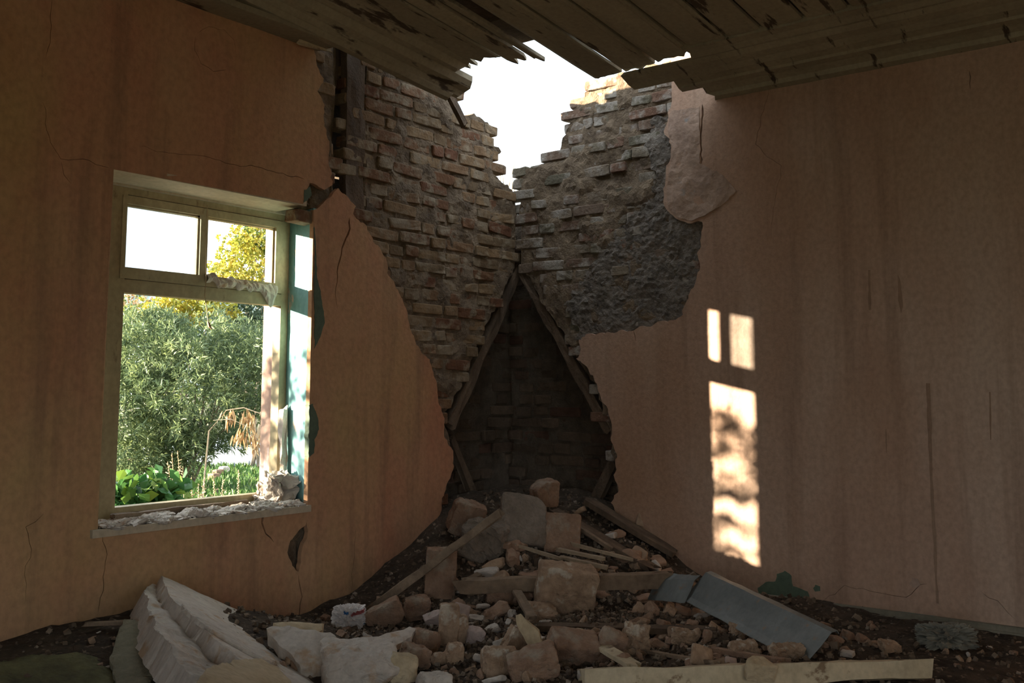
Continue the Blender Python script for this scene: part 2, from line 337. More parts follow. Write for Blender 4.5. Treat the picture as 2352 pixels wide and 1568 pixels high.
backL = [(-7.6, -.1), (-7.6, 3.6), (-1.52, 3.5), (-1.47, 3.05), (-.95, 3.02)] + [(p[0] - .02, p[1] - (.14 if p[1] > 2.95 else .02)) for p in brkL[2:-1]] + [(.5, 2.47), (.5, -.1)]
slit = [(-1.62, 2.50), (-1.62, 2.64), (-1.50, 2.66), (-1.33, 2.62), (-1.36, 2.50)]
winB = [(-3.09, WZ0 - .02), (-3.09, 2.245), (-1.79, 2.245), (-1.79, WZ0 - .02)]
def hid(o, **k): return o
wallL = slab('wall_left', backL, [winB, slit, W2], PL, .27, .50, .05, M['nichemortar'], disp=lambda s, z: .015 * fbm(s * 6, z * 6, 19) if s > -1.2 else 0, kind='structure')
plL.parent = wallL; mortL.parent = wallL
wp_ = MB(); wp_.box((-1.97, .115, 3.0), (-1.30, .268, 3.47)); wp_.build('sky_gap_cover', M['darkwood'], wallL)  # added dark beam, blocks the sky gap above the post
# ---- bricks
def brick_geo(seed):
    rs = random.Random(seed); V = []; F = []
    n = 4; pts = {}
    h = (.5, .5, .5)
    # rounded box from a cube grid
    T = [-.5, -.42, 0, .42, .5]
    idx = {}
    def vid(a, b, c):
        kx = (a, b, c)
        if kx not in idx:
            idx[kx] = len(V); V.append([T[a], T[b], T[c]])
        return idx[kx]
    for ax in range(3):
        for sd_ in (0, n):
            for i in range(n):
                for j in range(n):
                    q = []
                    for (p, r) in ((i, j), (i + 1, j), (i + 1, j + 1), (i, j + 1)):
                        c = [0, 0, 0]; c[ax] = sd_; c[(ax + 1) % 3] = p; c[(ax + 2) % 3] = r; q.append(vid(*c))
                    F.append(tuple(q if sd_ else q[::-1]))
    out = []
    for v in V:
        e = sum(1 for c in v if abs(c) > .49)
        s = {1: 1, 2: .95, 3: .88}.get(e, 1)
        p = Vector(v) * s
        p += Vector([.055 * fbm(v[0] * 2.2 + seed * 3.1, v[1] * 2.2, v[2] * 2.2 + k * 9, 3) for k in range(3)])
        out.append(p)
    return out, F
BG = [brick_geo(i) for i in range(14)]
def bricks(name, region, avoid, place, dfront, m, parent, seed, smin, smax, zmin, zmax, ch=.086, prot=.012):
    rs = random.Random(seed); mb = MB(); z = zmin; R_ = list(region)
    row = 0; cand = []
    while z < zmax:
        s = smin - rs.uniform(0, .25); head = rs.random() < .5
        while s < smax:
            L_ = rs.choice([.125, .135, .26, .27]) * rs.uniform(.93, 1.06)
            cand.append((s + L_ / 2, z + rs.uniform(-.006, .006), L_, ch - rs.uniform(.014, .026)))
            s += L_ + rs.uniform(.008, .02)
        z += ch; row += 1
    P = np.array([(c[0], c[1]) for c in cand]); ok = pip(P, R_)
    for a in avoid: ok &= ~pip(P, a)
    for c, k in zip(cand, ok):
        if not k or rs.random() < .03: continue
        g_, F = rs.choice(BG); dep = .10
        pr = rs.gauss(0, prot); ang = rs.gauss(0, .02); ca, sa = math.cos(ang), math.sin(ang); tl_ = rs.gauss(0, .05)
        fl = rs.choice((-1, 1))
        V = []
        for v in g_:
            a, b, d = v.x * c[2] * fl, v.z * c[3], v.y * dep
            V.append(place(c[0] + a * ca - b * sa, c[1] + a * sa + b * ca, dfront + dep / 2 + d - pr + tl_ * a))
        mb.add(V, F, rs.random())
    o = mb.build(name, m, parent)
    return fixn(o)
expL = [(-1.5, 3.4), (-.93, 3.35)] + [(p[0] + (.05 if p[1] > 2.8 else 0), p[1] + .01) for p in brkL] + diaL[1:] + [(x - .09, z) for x, z in low_edge[::-1][:-4]]
bricks('brickwork', expL, [], PL, .036, M['brick'], wallL, 5, -1.55, .1, .1, 3.3, prot=.0055)
edgeB = [(-1.95, 3.25), (-1.735, 3.25), (-1.72, 2.9), (-1.74, 2.6), (-1.72, 2.3), (-1.85, 2.1), (-1.95, 2.2)]
bricks('brickwork', edgeB, [], PL, .040, M['brick'], wallL, 8, -1.98, -1.6, 2.0, 3.2)
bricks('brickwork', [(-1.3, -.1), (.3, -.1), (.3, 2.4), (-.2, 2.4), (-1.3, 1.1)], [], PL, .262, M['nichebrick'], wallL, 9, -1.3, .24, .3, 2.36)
# teal paint left on the wall face beside the window
def patch(name, pl, place, m, parent, seed, d=-.0035, th=.004):
    return fixn(slab(name, rag(pl, .012, .008, seed, True), [], place, d, d + th, .05, m, parent))
ZOFF = lambda s, z: .006 * fbm(s * 1.6, z * 1.6, 5) + .0015 * fbm(s * 9, z * 9, 2)
def facepatch(name, pl, place, m, parent, seed, disp, step=.03):
    return fixn(slab(name, rag(pl, .012, .008, seed, True), [], place, -.0022, .03, step, m, parent, disp=disp))
facepatch('paint_patch', pxL([(722, 520), (722, 800), (735, 775), (745, 740), (740, 690), (728, 640), (726, 560)]), PL, M['darkteal'], wallL, 2.2, ZOFF)
facepatch('paint_patch', pxL([(709, 930), (708, 1050), (720, 1040), (722, 1010), (733, 985), (726, 950), (718, 925)]), PL, M['darkteal'], wallL, 3.2, ZOFF)
facepatch('paint_patch', pxL([(699, 436), (698, 466), (706, 462), (716, 448), (712, 428)]), PL, M['darkteal'], wallL, 4.2, ZOFF)
# reveals of the window opening
rv = MB(); rv.box((WX0 - .02, .03, WZ0), (WX0 + .004, .2, WZ1)); rv.box((-3.11, .348, WZ0 - .04), (-2.86, .50, 2.26)); rv.build('reveal', M['plasterL'], wallL)
fixn(slab('reveal', [(.005, 2.23), (.345, 2.23), (.345, WZ0), (.005, WZ0)], [], lambda s, z, d: (WX1 + .235 * s + d, s, z), 0, .03, .05, M['teal'], wallL, disp=lambda s, z: .004 * fbm(s * 8, z * 4, 3)))
sf = MB(); sf.box((WX0, .004, WZ1), (WX1 - .05, .345, WZ1 + .03)); sf.box((WX0, .26, WZ1 - .01), (WX1 + .07, .345, WZ1 + .03)); sf.build('soffit', M['soffit'], wallL)

# ================================================================== WALL RIGHT (plane x = 0)
pr_edge = pxR([(1543, 232), (1535, 252), (1528, 300), (1541, 340), (1530, 400), (1524, 440), (1531, 480), (1550, 500), (1580, 512), (1610, 510), (1611, 545), (1604, 580), (1607, 620), (1594, 660), (1575, 690), (1568, 722), (1545, 735), (1500, 745), (1450, 756), (1400, 766), (1345, 765), (1328, 780), (1331, 800), (1322, 825), (1347, 842), (1371, 880), (1378, 910), (1396, 940), (1405, 975), (1408, 1010), (1418, 1050), (1411, 1090), (1421, 1130), (1402, 1155), (1425, 1190), (1440, 1215)])
outerR = [(-6.4, -.05), (-6.4, 3.35), (pr_edge[0][0], 3.35)] + rag(pr_edge, .018, .02, 12.3) + [(pr_edge[-1][0], -.05)]
crkR = [crack(pxR([(1613, 238), (1611, 300), (1610, 378)]), .018, .010, 21), crack(pxR([(1766, 205), (1745, 290), (1738, 330), (1762, 360), (1797, 380), (1775, 480), (1770, 560)]), .0035, .0015, 22),
        crack(pxR([(1453, 756), (1456, 770), (1460, 786)]), .014, .004, 23), crack(pxR([(2226, 162), (2229, 206)]), .006, .006, 24),
        crack(pxR([(1893, 1378), (1940, 1345), (2080, 1370), (2100, 1352), (2130, 1340)]), .002, .004, 25), crack(pxR([(2255, 1360), (2290, 1380), (2330, 1420)]), .004, .003, 26)]
DR = lambda s, z: .007 * fbm(s * 1.3, z * 1.3, 35) + .0012 * fbm(s * 9, z * 9, 12)
plR = slab('plaster', outerR, crkR, PR, 0.0, .032, .06, M['plasterR'], disp=DR)
brkR = pxR([(1197, 505), (1193, 470), (1195, 430), (1196, 388), (1268, 372), (1282, 345), (1310, 292), (1318, 252), (1345, 215), (1392, 178), (1440, 168), (1500, 148), (1570, 135), (1640, 118)], .04)
diaR = pxR([(1400, 1190), (1420, 1130), (1411, 1060), (1400, 985), (1385, 925), (1360, 880), (1330, 835), (1305, 780), (1268, 730), (1240, 688), (1200, 612)], .04)
leafR = [(-6.4, -.05), (-6.4, 3.4), (brkR[-1][0], 3.40)] + rag(brkR[::-1], .03, .03, 14.4) + [(0.0, 2.1)] + rag(diaR[::-1], .03, .03, 15.1) + [(diaR[0][0], -.05)]
mortR = slab('mortar', leafR, [], PR, .040, .17, .028, M['mortar'], disp=lambda s, z: (.024 * fbm(s * 5, z * 5, 29) + .009 * fbm(s * 30, z * 30, 14)) if s > -1.7 else 0)
backR = [(-6.4, -.1), (-6.4, 3.35), (brkR[-1][0], 3.37)] + [(p[0] - .02, p[1] - .02) for p in brkR[::-1][1:-1]] + [(-.02, 2.47), (.27, 2.47), (.27, -.1)]
wallR = slab('wall_right', backR, [], PR, .27, .50, .05, M['nichemortar'], disp=lambda s, z: .015 * fbm(s * 6, z * 6, 39) if s > -1.2 else 0, kind='structure')
plR.parent = wallR; mortR.parent = wallR
expR = [(p[0] + (.06 if p[1] > 2.83 else .01), p[1] + .01) for p in brkR] + [(-1.7, 3.3), (-1.5, 3.0), (-1.3, 3.0)] + [(x - .08, z) for x, z in pr_edge[2:30]] + diaR[1:]
bricks('brickwork', expR, [], PR, .036, M['brickR'], wallR, 15, -1.75, .1, .45, 3.42, prot=.006)
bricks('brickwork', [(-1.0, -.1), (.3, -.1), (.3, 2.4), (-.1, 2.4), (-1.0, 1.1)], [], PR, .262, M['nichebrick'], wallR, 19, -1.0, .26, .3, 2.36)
rend = rag(pxR([(1500, 420), (1470, 470), (1420, 520), (1370, 585), (1330, 640), (1295, 690), (1310, 745), (1330, 785)]), .02, .05, 51) + [(x - .05, z) for x, z in rag(pr_edge[5:22][::-1], .02, .01, 3)]
slab('render_coat', rend, [], PR, .026, .16, .018, M['render'], wallR, disp=lambda s, z: .012 * fbm(s * 7, z * 7, 44) + .010 * fbm(s * 35, z * 35, 44))
rend2 = rag(pxR([(1500, 265), (1480, 330), (1500, 400), (1490, 430), (1540, 480), (1545, 400), (1548, 340), (1545, 260)]), .02, .03, 52, True)
slab('render_coat', rend2, [], PR, .026, .16, .018, M['render'], wallR, disp=lambda s, z: .012 * fbm(s * 7, z * 7, 46) + .010 * fbm(s * 35, z * 35, 44))
# patched plaster strip by the vertical gap
pp = pxR([(1540, 255), (1533, 300), (1545, 340), (1536, 400), (1530, 440), (1537, 480), (1560, 500), (1590, 506), (1620, 495), (1660, 470), (1690, 440), (1660, 400), (1625, 385), (1608, 375), (1607, 245)])
fixn(slab('plaster_patch', rag(pp, .02, .008, 33, True), [], PR, -.004, .031, .022, M['patch'], wallR, disp=lambda s, z: DR(s, z) + .007 * fbm(s * 9, z * 9, 5)))
facepatch('paint_patch', pxR([(1740, 1350), (1760, 1337), (1782, 1335), (1785, 1318), (1803, 1310), (1818, 1322), (1822, 1345), (1855, 1358), (1865, 1395), (1830, 1400), (1750, 1385)]), PR, M['darkteal'], wallR, 5.2, DR)
facepatch('paint_patch', pxR([(2088, 1342), (2096, 1326), (2108, 1328), (2114, 1342), (2102, 1350)]), PR, M['patch'], wallR, 6.2, DR, .01)
facepatch('paint_patch', pxR([(1868, 1350), (1874, 1341), (1884, 1346), (1884, 1356), (1872, 1358)]), PR, M['darkteal'], wallR, 6.9, DR, .01)
M['stain'] = MAT('brown_water_stain', [(.3, (.25, .16, .11)), (.7, (.33, .22, .15))], 6, (1, 1, .2), .95, .2)
for q, pl_ in enumerate([[(2127, 880), (2136, 880), (2143, 1100), (2150, 1250), (2156, 1385), (2150, 1385), (2144, 1250), (2136, 1100)], [(2062, 630), (2068, 640), (2074, 700), (2070, 720), (2064, 690)],
                         [(2034, 985), (2037, 985), (2037, 1040), (2034, 1040)], [(1994, 620), (1998, 620), (2000, 712), (1995, 712)], [(2272, 900), (2276, 900), (2277, 1010), (2274, 1010)]]):
    fixn(slab('water_stain', rag(pxR(pl_), .05, .006, q + .3, True), [], PR, -.0012, .03, .05, M['stain'], wallR, disp=DR))
# skirting along the right wall
sk = MB()
sk.box((-.03, -6.4, 0), (0.0, -1.62, .06)); sk.box((-.045, -6.4, 0), (-.03, -1.75, .035))
M['skirt'] = MAT('worn_green_grey_skirting', [(.3, (.16, .15, .11)), (.7, (.27, .24, .18))], 6, (1, .3, 1), .85, .4, blot=((.10, .20, .18), 6, .58, .63, (1, .4, 1)))
sk.build('baseboard_right', M['skirt'], kind='structure')

# ================================================================== the rest of the room (behind the camera)
def wallbox(name, plane, a0, a1, fixed, th, holes, m):
    """wall with rectangular openings; plane 'x' = constant x running along y"""
    hs = sorted(holes); mb = MB(); cur = a0
    def bx(p0, p1, z0, z1):
        if p1 - p0 < 1e-4 or z1 - z0 < 1e-4: return
        if plane == 'x': mb.box((fixed, p0, z0), (fixed + th, p1, z1))
        else: mb.box((p0, fixed, z0), (p1, fixed + th, z1))
    for (h0, h1, z0, z1) in hs:
        bx(cur, h0, -.1, 3.8); bx(h0, h1, -.1, z0); bx(h0, h1, z1, 3.8); cur = h1
    bx(cur, a1, -.1, 3.8)
    return mb.build(name, m, kind='structure')
OPEN_B = [(-5.6, -3.0, .2, 2.4)]  # unseen back opening, sized to let fill light in
OPEN_F = [(-5.4, -3.9, .4, 2.2)]  # unseen front opening, added to brighten the left wall
M['whitewash'] = MAT('whitewashed_wall', [(.3, (.20, .19, .17)), (.7, (.28, .27, .24))], 1.5, bump=0)
wallbox('wall_back', 'x', -6.4, .5, -7.9, .3, OPEN_B, M['whitewash'])
wallbox('wall_front', 'y', -7.9, .5, -6.7, .3, OPEN_F, M['whitewash'])
for i, (nm, loc, rot, sx, sy) in enumerate([('p', (-4.65, -6.6, 1.3), (PI / 2, 0, 0), 1.5, 1.8), ('p', (-7.85, -4.3, 1.3), (0, -PI / 2, 0), 2.2, 2.6), ('p', (-6.1, .45, 1.54), (-PI / 2, 0, 0), 1.6, 1.4), ('p', (-2.45, .45, 1.4), (-PI / 2, 0, 0), 1.1, 1.6)]):
    ld = bpy.data.lights.new('daylight_portal', 'AREA'); ld.shape = 'RECTANGLE'; ld.size = sx; ld.size_y = sy; ld.cycles.is_portal = True
    lo = bpy.data.objects.new('daylight_portal', ld); COL.objects.link(lo); lo.location = loc; lo.rotation_euler = rot
fl = MB(); fl.box((-7.9, -6.7, -.08), (0.17, .17, 0)); fl.build('floor', M['dirt'], kind='structure')

# ================================================================== CEILING: sagging boards
CZ = lambda x: 3.12 - .097 * x
def board(y0, y1, x0, x1, seed, rag1=.03, th=.02, drop=0.0, tilt=0.0):
    rs = random.Random(seed); n = 30; V = []; F = []; k = 9
    ys = [y0 + (y1 - y0) * i / (k - 1) for i in range(k)]
    prof = [.006 if i in (0, k - 1) else 0 for i in range(k)]
    for i in range(n + 1):
        for j in range(k):
            x = x0 + (x1 - x0) * i / n
            if i == n: x += rag1 * (fbm(ys[j] * 30 + seed, seed * 1.3, 0, 3) * 1.6)
            z = CZ(x) + prof[j] - drop * (i / n) ** 3 + .004 * fbm(x * 2, seed * 2.1, 0, 2) + tilt * (ys[j] - y0)
            V.append((x, ys[j], z)); V.append((x, ys[j], z + th))
    w = 2 * k
    for i in range(n):
        for j in range(k - 1):
            a = i * w + 2 * j; b = a + 2; c = a + w; d = c + 2
            F.append((a, c, d, b)); F.append((a + 1, b + 1, d + 1, c + 1))
        for j in (0, k - 1):
            a = i * w + 2 * j; c = a + w; F.append((a, a + 1, c + 1, c))
    for i in (0, n):
        for j in range(k - 1):
            a = i * w + 2 * j; F.append((a, a + 2, a + 3, a + 1))
    return V, F
ceil = MB()
bl = [(-.16, -.375, -1.02, .10, 0), (-.38, -.615, -.99, .07, 0), (-.62, -.765, -.90, .05, .01), (-.785, -.845, -.86, .05, .015), (-.915, -1.135, -.415, .012, 0), (-1.14, -1.375, -.43, .02, 0), (-1.38, -1.635, -.47, .05, 0), (-1.64, -1.885, -.515, .0, 0), (-1.89, -2.095, -.515, 0, 0)]
y = -2.10
while y > -6.4:
    bl.append((y, y - .235, -.515, 0, 0)); y -= .24
first = None
roofb = MB(); roofb.box((-8, -6.8, 3.95), (-1.35, .75, 4.0)); roofb.box((-1.35, -6.8, 3.95), (.7, -2.0, 4.0))
ce = roofb.build('ceiling', M['roof'], kind='structure')
for i, (a, b, xe, rg, dr) in enumerate(bl):
    V, F = board(a - (.009 if i > 1 else 0), b + .009, -7.6, xe, i * 3.7 + 1, rg, .02, dr)
    o = mesh('board', V, F, M['ceil'], ce, rnd=[random.Random(i).random()] * len(F)); fixn(o)
# cover battens over the joints, splintered and missing in places
bt = MB()
for yj, xe in ((-.378, -1.15), (-.617, -1.0), (-1.138, -.62), (-1.378, -.56), (-1.637, -.6), (-1.888, -.52)):
    V = []; F = []; n = 60
    for i in range(n + 1):
        x = -7.5 + (xe + 7.5) * i / n; w = .012 + .005 * fbm(x * 3, yj * 9, 0, 3); z = CZ(x) - .010
        for dy, dz in ((-w, .012), (-w * .6, 0), (w * .6, 0), (w, .012)): V.append((x, yj + .016 + dy, z + dz))
    for i in range(n):
        for j in range(3): F.append((i * 4 + j, i * 4 + 4 + j, i * 4 + 5 + j, i * 4 + 1 + j))
    bt.add(V, F, .3)
bt.build('batten', M['ceil'], ce)
bk = MB()
V = []; F = []
for i in range(13):
    x = -7.5 + 6.56 * i / 12
    for y_ in (-6.5, -.60):
        V += [(x, y_, CZ(x) + .07), (x, y_, CZ(x) + .09)]
for i in range(12):
    a = i * 4; F += [(a, a + 4, a + 6, a + 2), (a + 1, a + 3, a + 7, a + 5)]
F += [(0, 2, 3, 1), (48, 49, 51, 50)]
n_ = len(V); V += [(x, y_, CZ(x) + h_) for x in (-.95, -.41) for y_ in (-6.5, -1.16) for h_ in (.07, .09)]; F += [(n_, n_ + 4, n_ + 6, n_ + 2), (n_ + 1, n_ + 3, n_ + 7, n_ + 5), (n_ + 4, n_ + 5, n_ + 7, n_ + 6)]
bk.add(V, F, .2); bk.build('attic_board', M['darkwood'], ce)
# joists above the boards
js = MB()
for x in (-1.25, -2.0, -2.8, -3.6, -4.4, -5.2, -6.0): js.box((x - .05, -6.4, CZ(x) + .05), (x + .05, .0 if x < -1.9 else -.02, CZ(x) + .22))
js.build('joist', M['darkwood'], ce)
# right-hand frieze / cornice (runs along y)
def sweep(prof, a0, a1, fn, n=40, seed=0, rg=.04):
    V = []; F = []; k = len(prof)
    for i in range(n + 1):
        t = i / n
        for j, (p, z) in enumerate(prof):
            a = a0 + (a1 - a0) * t
            if i == n: a += rg * fbm(j * 2.3 + seed, seed, 0, 2) * 1.5
            V.append(fn(a, p + .003 * fbm(a * 3, j, seed, 2), z + .003 * fbm(a * 3, j + 9, seed, 2)))
    for i in range(n):
        for j in range(k): F.append((i * k + j, i * k + (j + 1) % k, (i + 1) * k + (j + 1) % k, (i + 1) * k + j))
    F.append(tuple(range(k))); F.append(tuple(n * k + j for j in range(k))[::-1])
    return V, F
tr2 = empty('trim_2', kind='structure')
zc = 3.165
for seed, (prof, ye, rg) in enumerate([([(-.56, zc - .004), (-.50, zc - .012), (-.46, zc - .03), (-.44, zc - .03), (-.44, zc + .03), (-.56, zc + .03)], -1.62, .08),
                         ([(-.44, 3.135), (-.40, 3.115), (-.33, 3.105), (-.28, 3.085), (-.27, 3.09), (-.27, 3.125), (-.44, 3.15)], -1.13, .05),
                         ([(-.27, 3.095), (-.20, 3.08), (-.19, 3.066), (-.13, 3.06), (-.12, 3.085), (-.27, 3.125)], -1.40, .10),
                         ([(-.13, 3.07), (-.06, 3.045), (-.05, 3.02), (.02, 3.005), (.02, 3.06), (-.13, 3.10)], -1.52, .08)]):
    V, F = sweep(prof, -6.4, ye, lambda a, p, z: (p, a, z), 50, seed * 3 + 1, rg); fixn(mesh('cornice_board', V, F, M['ceil'], tr2, rnd=[.4 + .15 * seed] * len(F)))
# left-hand cornice (runs along x, sags towards the corner)
tr1 = empty('trim_1', kind='structure')
SG = lambda x: CZ(x) + .012 * (x + 2)
for seed, (prof, xe, rg) in enumerate([([(-.42, -.004), (-.37, -.02), (-.34, -.055), (-.30, -.06), (-.30, .01), (-.42, .01)], -1.02, .08),
                         ([(-.30, -.065), (-.27, -.10), (-.22, -.115), (-.20, -.145), (-.17, -.15), (-.165, -.10), (-.30, -.03)], -.86, .06),
                         ([(-.20, -.15), (-.18, -.175), (-.14, -.18), (-.14, -.12), (-.20, -.12)], -.93, .05)]):
    V, F = sweep(prof, -7.6, xe, lambda a, p, z: (a, p, z + SG(a)), 60, seed * 3 + 11, rg); fixn(mesh('cornice_board', V, F, M['ceil'], tr1, rnd=[.5] * len(F)))
V, F = sweep([(-.17, 3.135), (.01, 3.135), (.01, 3.165), (-.17, 3.165)], -7.6, -1.85, lambda a, p, z: (a, p, z), 40, 31, .05)
fixn(mesh('cornice_board', V, F, M['ceil'], tr1, rnd=[.2] * len(F)))

# ================================================================== TIMBERS
def plankgeo(P0, P1, W, T, up=(0, 0, 1), roll=0.0, seed=0.0, jag=.05, n=24, bend=0.0, wob=.004, k=5, taper=(1, 1)):
    P0 = Vector(P0); P1 = Vector(P1); ax = (P1 - P0); Ln = ax.length; ax.normalize()
    u = Vector(up); side = ax.cross(u).normalized(); u = side.cross(ax).normalized()
    if roll:
        c, s = math.cos(roll), math.sin(roll); side, u = side * c + u * s, u * c - side * s
    per = [(-1 + 2 * i / (k - 1), -1) for i in range(k)] + [(1 - 2 * i / (k - 1), 1) for i in range(k)]
    V = []; F = []; m_ = len(per)
    for i in range(n + 1):
        t = i / n; sc_ = taper[0] + (taper[1] - taper[0]) * t
        for j, (a, b) in enumerate(per):
            off = 0
            if i == 0: off = -jag * abs(fbm(a * 2.4 + seed, b * .3, seed, 3)) * 1.5
            if i == n: off = jag * abs(fbm(a * 2.4 + seed + 7, b * .3, seed, 3)) * 1.5
            rr = .93 if abs(a) > .99 else 1
            p = P0 + ax * (Ln * t + off) + side * (a * rr * W / 2 * sc_) + u * (b * T / 2 + bend * math.sin(PI * t))
            p += (side * fbm(t * Ln * 4 + j * .6, seed, 1, 3) + u * fbm(t * Ln * 4, seed + j * .6, 5, 3)) * wob
            V.append(p)
    for i in range(n):
        for j in range(m_): F.append((i * m_ + j, i * m_ + (j + 1) % m_, (i + 1) * m_ + (j + 1) % m_, (i + 1) * m_ + j))
    for base, s_ in ((0, 1), (n * m_, -1)):
        for j in range(k - 1):
            q = (base + j, base + m_ - 1 - j, base + m_ - 2 - j, base + j + 1); F.append(q if s_ > 0 else q[::-1])
    return V, F
def plank(name, P0, P1, W, T, m, label, cat='plank', group=None, parent=None, **k):
    V, F = plankgeo(P0, P1, W, T, **k)
    org = None if parent else (min(P0[0], P1[0]), P0[1], min(P0[2], P1[2]))
    o = mesh(name, V, F, m, parent, origin=org)
    if not parent: tag(o, label, cat, group)
    return fixn(o)
plank('timber_post', (-1.53, .060, 2.10), (-1.545, .060, 3.45), .155, .055, M['darkwood'], 'dark upright timber post built into the broken brick wall right of the window', 'post', up=(0, -1, 0), jag=.0, wob=.010, seed=3)
plank('timber_brace', onL(1188, 612, .10), onL(1028, 975, .10), .085, .08, M['darkwood'], 'long dark diagonal timber brace on the left side of the corner niche', 'timber', up=(0, -1, 0), jag=.03, wob=.012, seed=4)
plank('timber_brace', onR(1204, 622, .10), onR(1402, 985, .10), .07, .08, M['darkwood'], 'long dark diagonal timber brace on the right side of the corner niche', 'timber', up=(-1, 0, 0), jag=.03, wob=.012, seed=5)
plank('timber_strut', onL(1035, 1010, .12), onL(1098, 1168, .12), .055, .05, M['darkwood'], 'short leaning strut low at the left edge of the corner niche', 'timber', up=(0, -1, 0), jag=.03, seed=6)
plank('timber_strut', onR(1412, 1062, .10), onR(1372, 1142, .10), .07, .06, M['darkwood'], 'short leaning strut low at the right edge of the corner niche', 'timber', up=(-1, 0, 0), jag=.03, seed=7)
plank('splintered_lath', onL(1008, 168, -.12), onL(1064, 282, -.03), .05, .03, M['darkwood'], 'dark splintered lath hanging from the end of the left cornice', 'lath', up=(0, -1, 0), jag=.06, seed=8)
plank('torn_lath', onL(1010, 172, -.22), onL(1052, 192, -.22), .02, .006, M['palewood'], 'thin broken lath tip poking out below the left cornice against the sky', 'lath', jag=.06, seed=9, n=8)
plank('torn_lath', onL(688, 97, -.06), onL(757, 114, -.06), .03, .01, M['palewood'], 'pale loose lath under the cornice above the broken plaster edge', 'lath', jag=.02, seed=10, n=8, up=(0, -1, 0))

# ================================================================== WINDOW
win = empty('window_1', (WX0, .28, WZ0), kind='structure')
FY0, FY1 = .28, .345
fr = MB()
def seg(mb, x0, x1, z0, z1, y0=FY0, y1=FY1): mb.box((x0, y0, z0), (x1, y1, z1))
wp = lambda u, v: (onL(u, v, FY0).x, onL(u, v, FY0).z)
XL = wp(275, 900)[0]; XR = wp(640, 900)[0]; XO = -1.795
ZP1 = wp(286, 466)[1]; ZP0 = wp(286, 613)[1]; ZT1 = wp(280, 640)[1]; ZT0 = wp(280, 671)[1]; ZS = wp(270, 1165)[1]
XP0 = wp(286, 540)[0]; XP1 = wp(459, 560)[0]; XP2 = wp(476, 560)[0]; XP3 = wp(632, 560)[0]; XS = wp(653, 600)[0]
seg(fr, -3.085, XL, WZ0 + .002, WZ1 - .01); seg(fr, XR, XO, WZ0 + .002, WZ1 + .01)
seg(fr, XL, XR, WZ1 - .045, WZ1 + .01); seg(fr, XL, XR, ZT0, ZT1)
seg(fr, XL, XR, WZ0 + .002, max(WZ0 + .02, ZS))
fr.build('window_frame', M['cream'], win)
sh = MB()   # fixed upper sash, two lights
y0, y1 = .272, .325
seg(sh, XL - .03, XP0, ZT1 + .003, WZ1 - .05, y0, y1); seg(sh, XP3, XS, ZT1 + .003, WZ1 - .05, y0, y1)
seg(sh, XP0, XP3, ZP1, WZ1 - .05, y0, y1); seg(sh, XP0, XP3, ZT1 + .003, ZP0, y0, y1)
seg(sh, XP1, XP2, ZP0, ZP1, y0 + .004, y1)
seg(sh, XP1 - .010, XP1, ZP0, ZP1, y0 + .018, y1); seg(sh, XP3 - .010, XP3, ZP0, ZP1, y0 + .018, y1); seg(sh, XP0, XP3 - .010, ZP1 - .009, ZP1, y0 + .018, y1)
sh.build('upper_sash', M['cream'], win)
gp = MB(); gp.box((XP0, .306, ZP0), (XP1 - .010, .309, ZP1 - .009)); gp.build('pane', M['glass'], win)
rvo = MB(); rvo.box((-1.80, .35, WZ0 + .02), (-1.775, .505, 2.24)); rvo.box((-1.83, .346, WZ0 + .02), (-1.80, .375, ZT0)); rvo.build('outer_jamb', M['rawwood'], win)
sl = MB(); sl.box((WX0 - .035, -.02, WZ0 - .035), (WX1 + .01, .345, WZ0)); sl.build('window_sill', M['soffit'], win)
sl = MB(); sl.box((-2.86, .346, WZ0 - .02), (-1.79, .55, WZ0 + .012)); sl.build('outer_sill', M['whiteplaster'], win)

# ================================================================== chunk generator
_grid = {}
def grid(n):
    if n in _grid: return _grid[n]
    idx = {}; P = []; F = []
    for ax in range(3):
        for s in (-1, 1):
            for i in range(n):
                for j in range(n):
                    q = []
                    for (a, b) in ((i, j), (i + 1, j), (i + 1, j + 1), (i, j + 1)):
                        c = [0, 0, 0]; c[ax] = s * n; c[(ax + 1) % 3] = 2 * a - n; c[(ax + 2) % 3] = 2 * b - n; c = tuple(c)
                        if c not in idx: idx[c] = len(P); P.append(c)
                        q.append(idx[c])
                    F.append(tuple(q if s > 0 else q[::-1]))
    P = np.array(P, float) / n; _grid[n] = (P, F); return _grid[n]
def chunkgeo(dims, seed, rough=.04, cuts=4, n=10, p=16, keep=.72):
    rough *= 1.7; n = int(n * 1.3)
    """broken lump: convex polyhedron with rounded edges and fractal relief; dims full size"""
    rs = np.random.RandomState(seed); P, F = grid(n); d = np.array(dims) / 2
    D = P * d; nr = [(1, 0, 0), (-1, 0, 0), (0, 1, 0), (0, -1, 0), (0, 0, 1), (0, 0, -1)]; pl = [(np.array(a, float) / d, 1.0) for a in nr]
    for _ in range(cuts):
        a = rs.choice([-1, 1], 3) * rs.uniform(.35, 1, 3)
        if rs.rand() < .4: a[rs.randint(3)] = 0
        pl.append((a / d, np.abs(a).sum() * rs.uniform(keep - .08, keep + .12)))
    S = sum(np.maximum(0, D @ a / h_) ** p for a, h_ in pl) ** (1 / p)
    V = D / S[:, None]; mn = min(dims); out = []
    for v in V:
        q3 = Vector(v) * (7 / max(.05, mn)); q = Vector(v) * (2.2 / max(.05, mn)) ; w = rough * mn
        e = Vector((fbm(q.x + seed, q.y, q.z, 4), fbm(q.x, q.y + seed, q.z + 7, 4), fbm(q.x + 3, q.y, q.z + seed, 4))) * w + Vector(v).normalized() * (.35 * w * fbm(q3.x, q3.y + seed, q3.z, 3))
        out.append(Vector(v) + e)
    return out, F
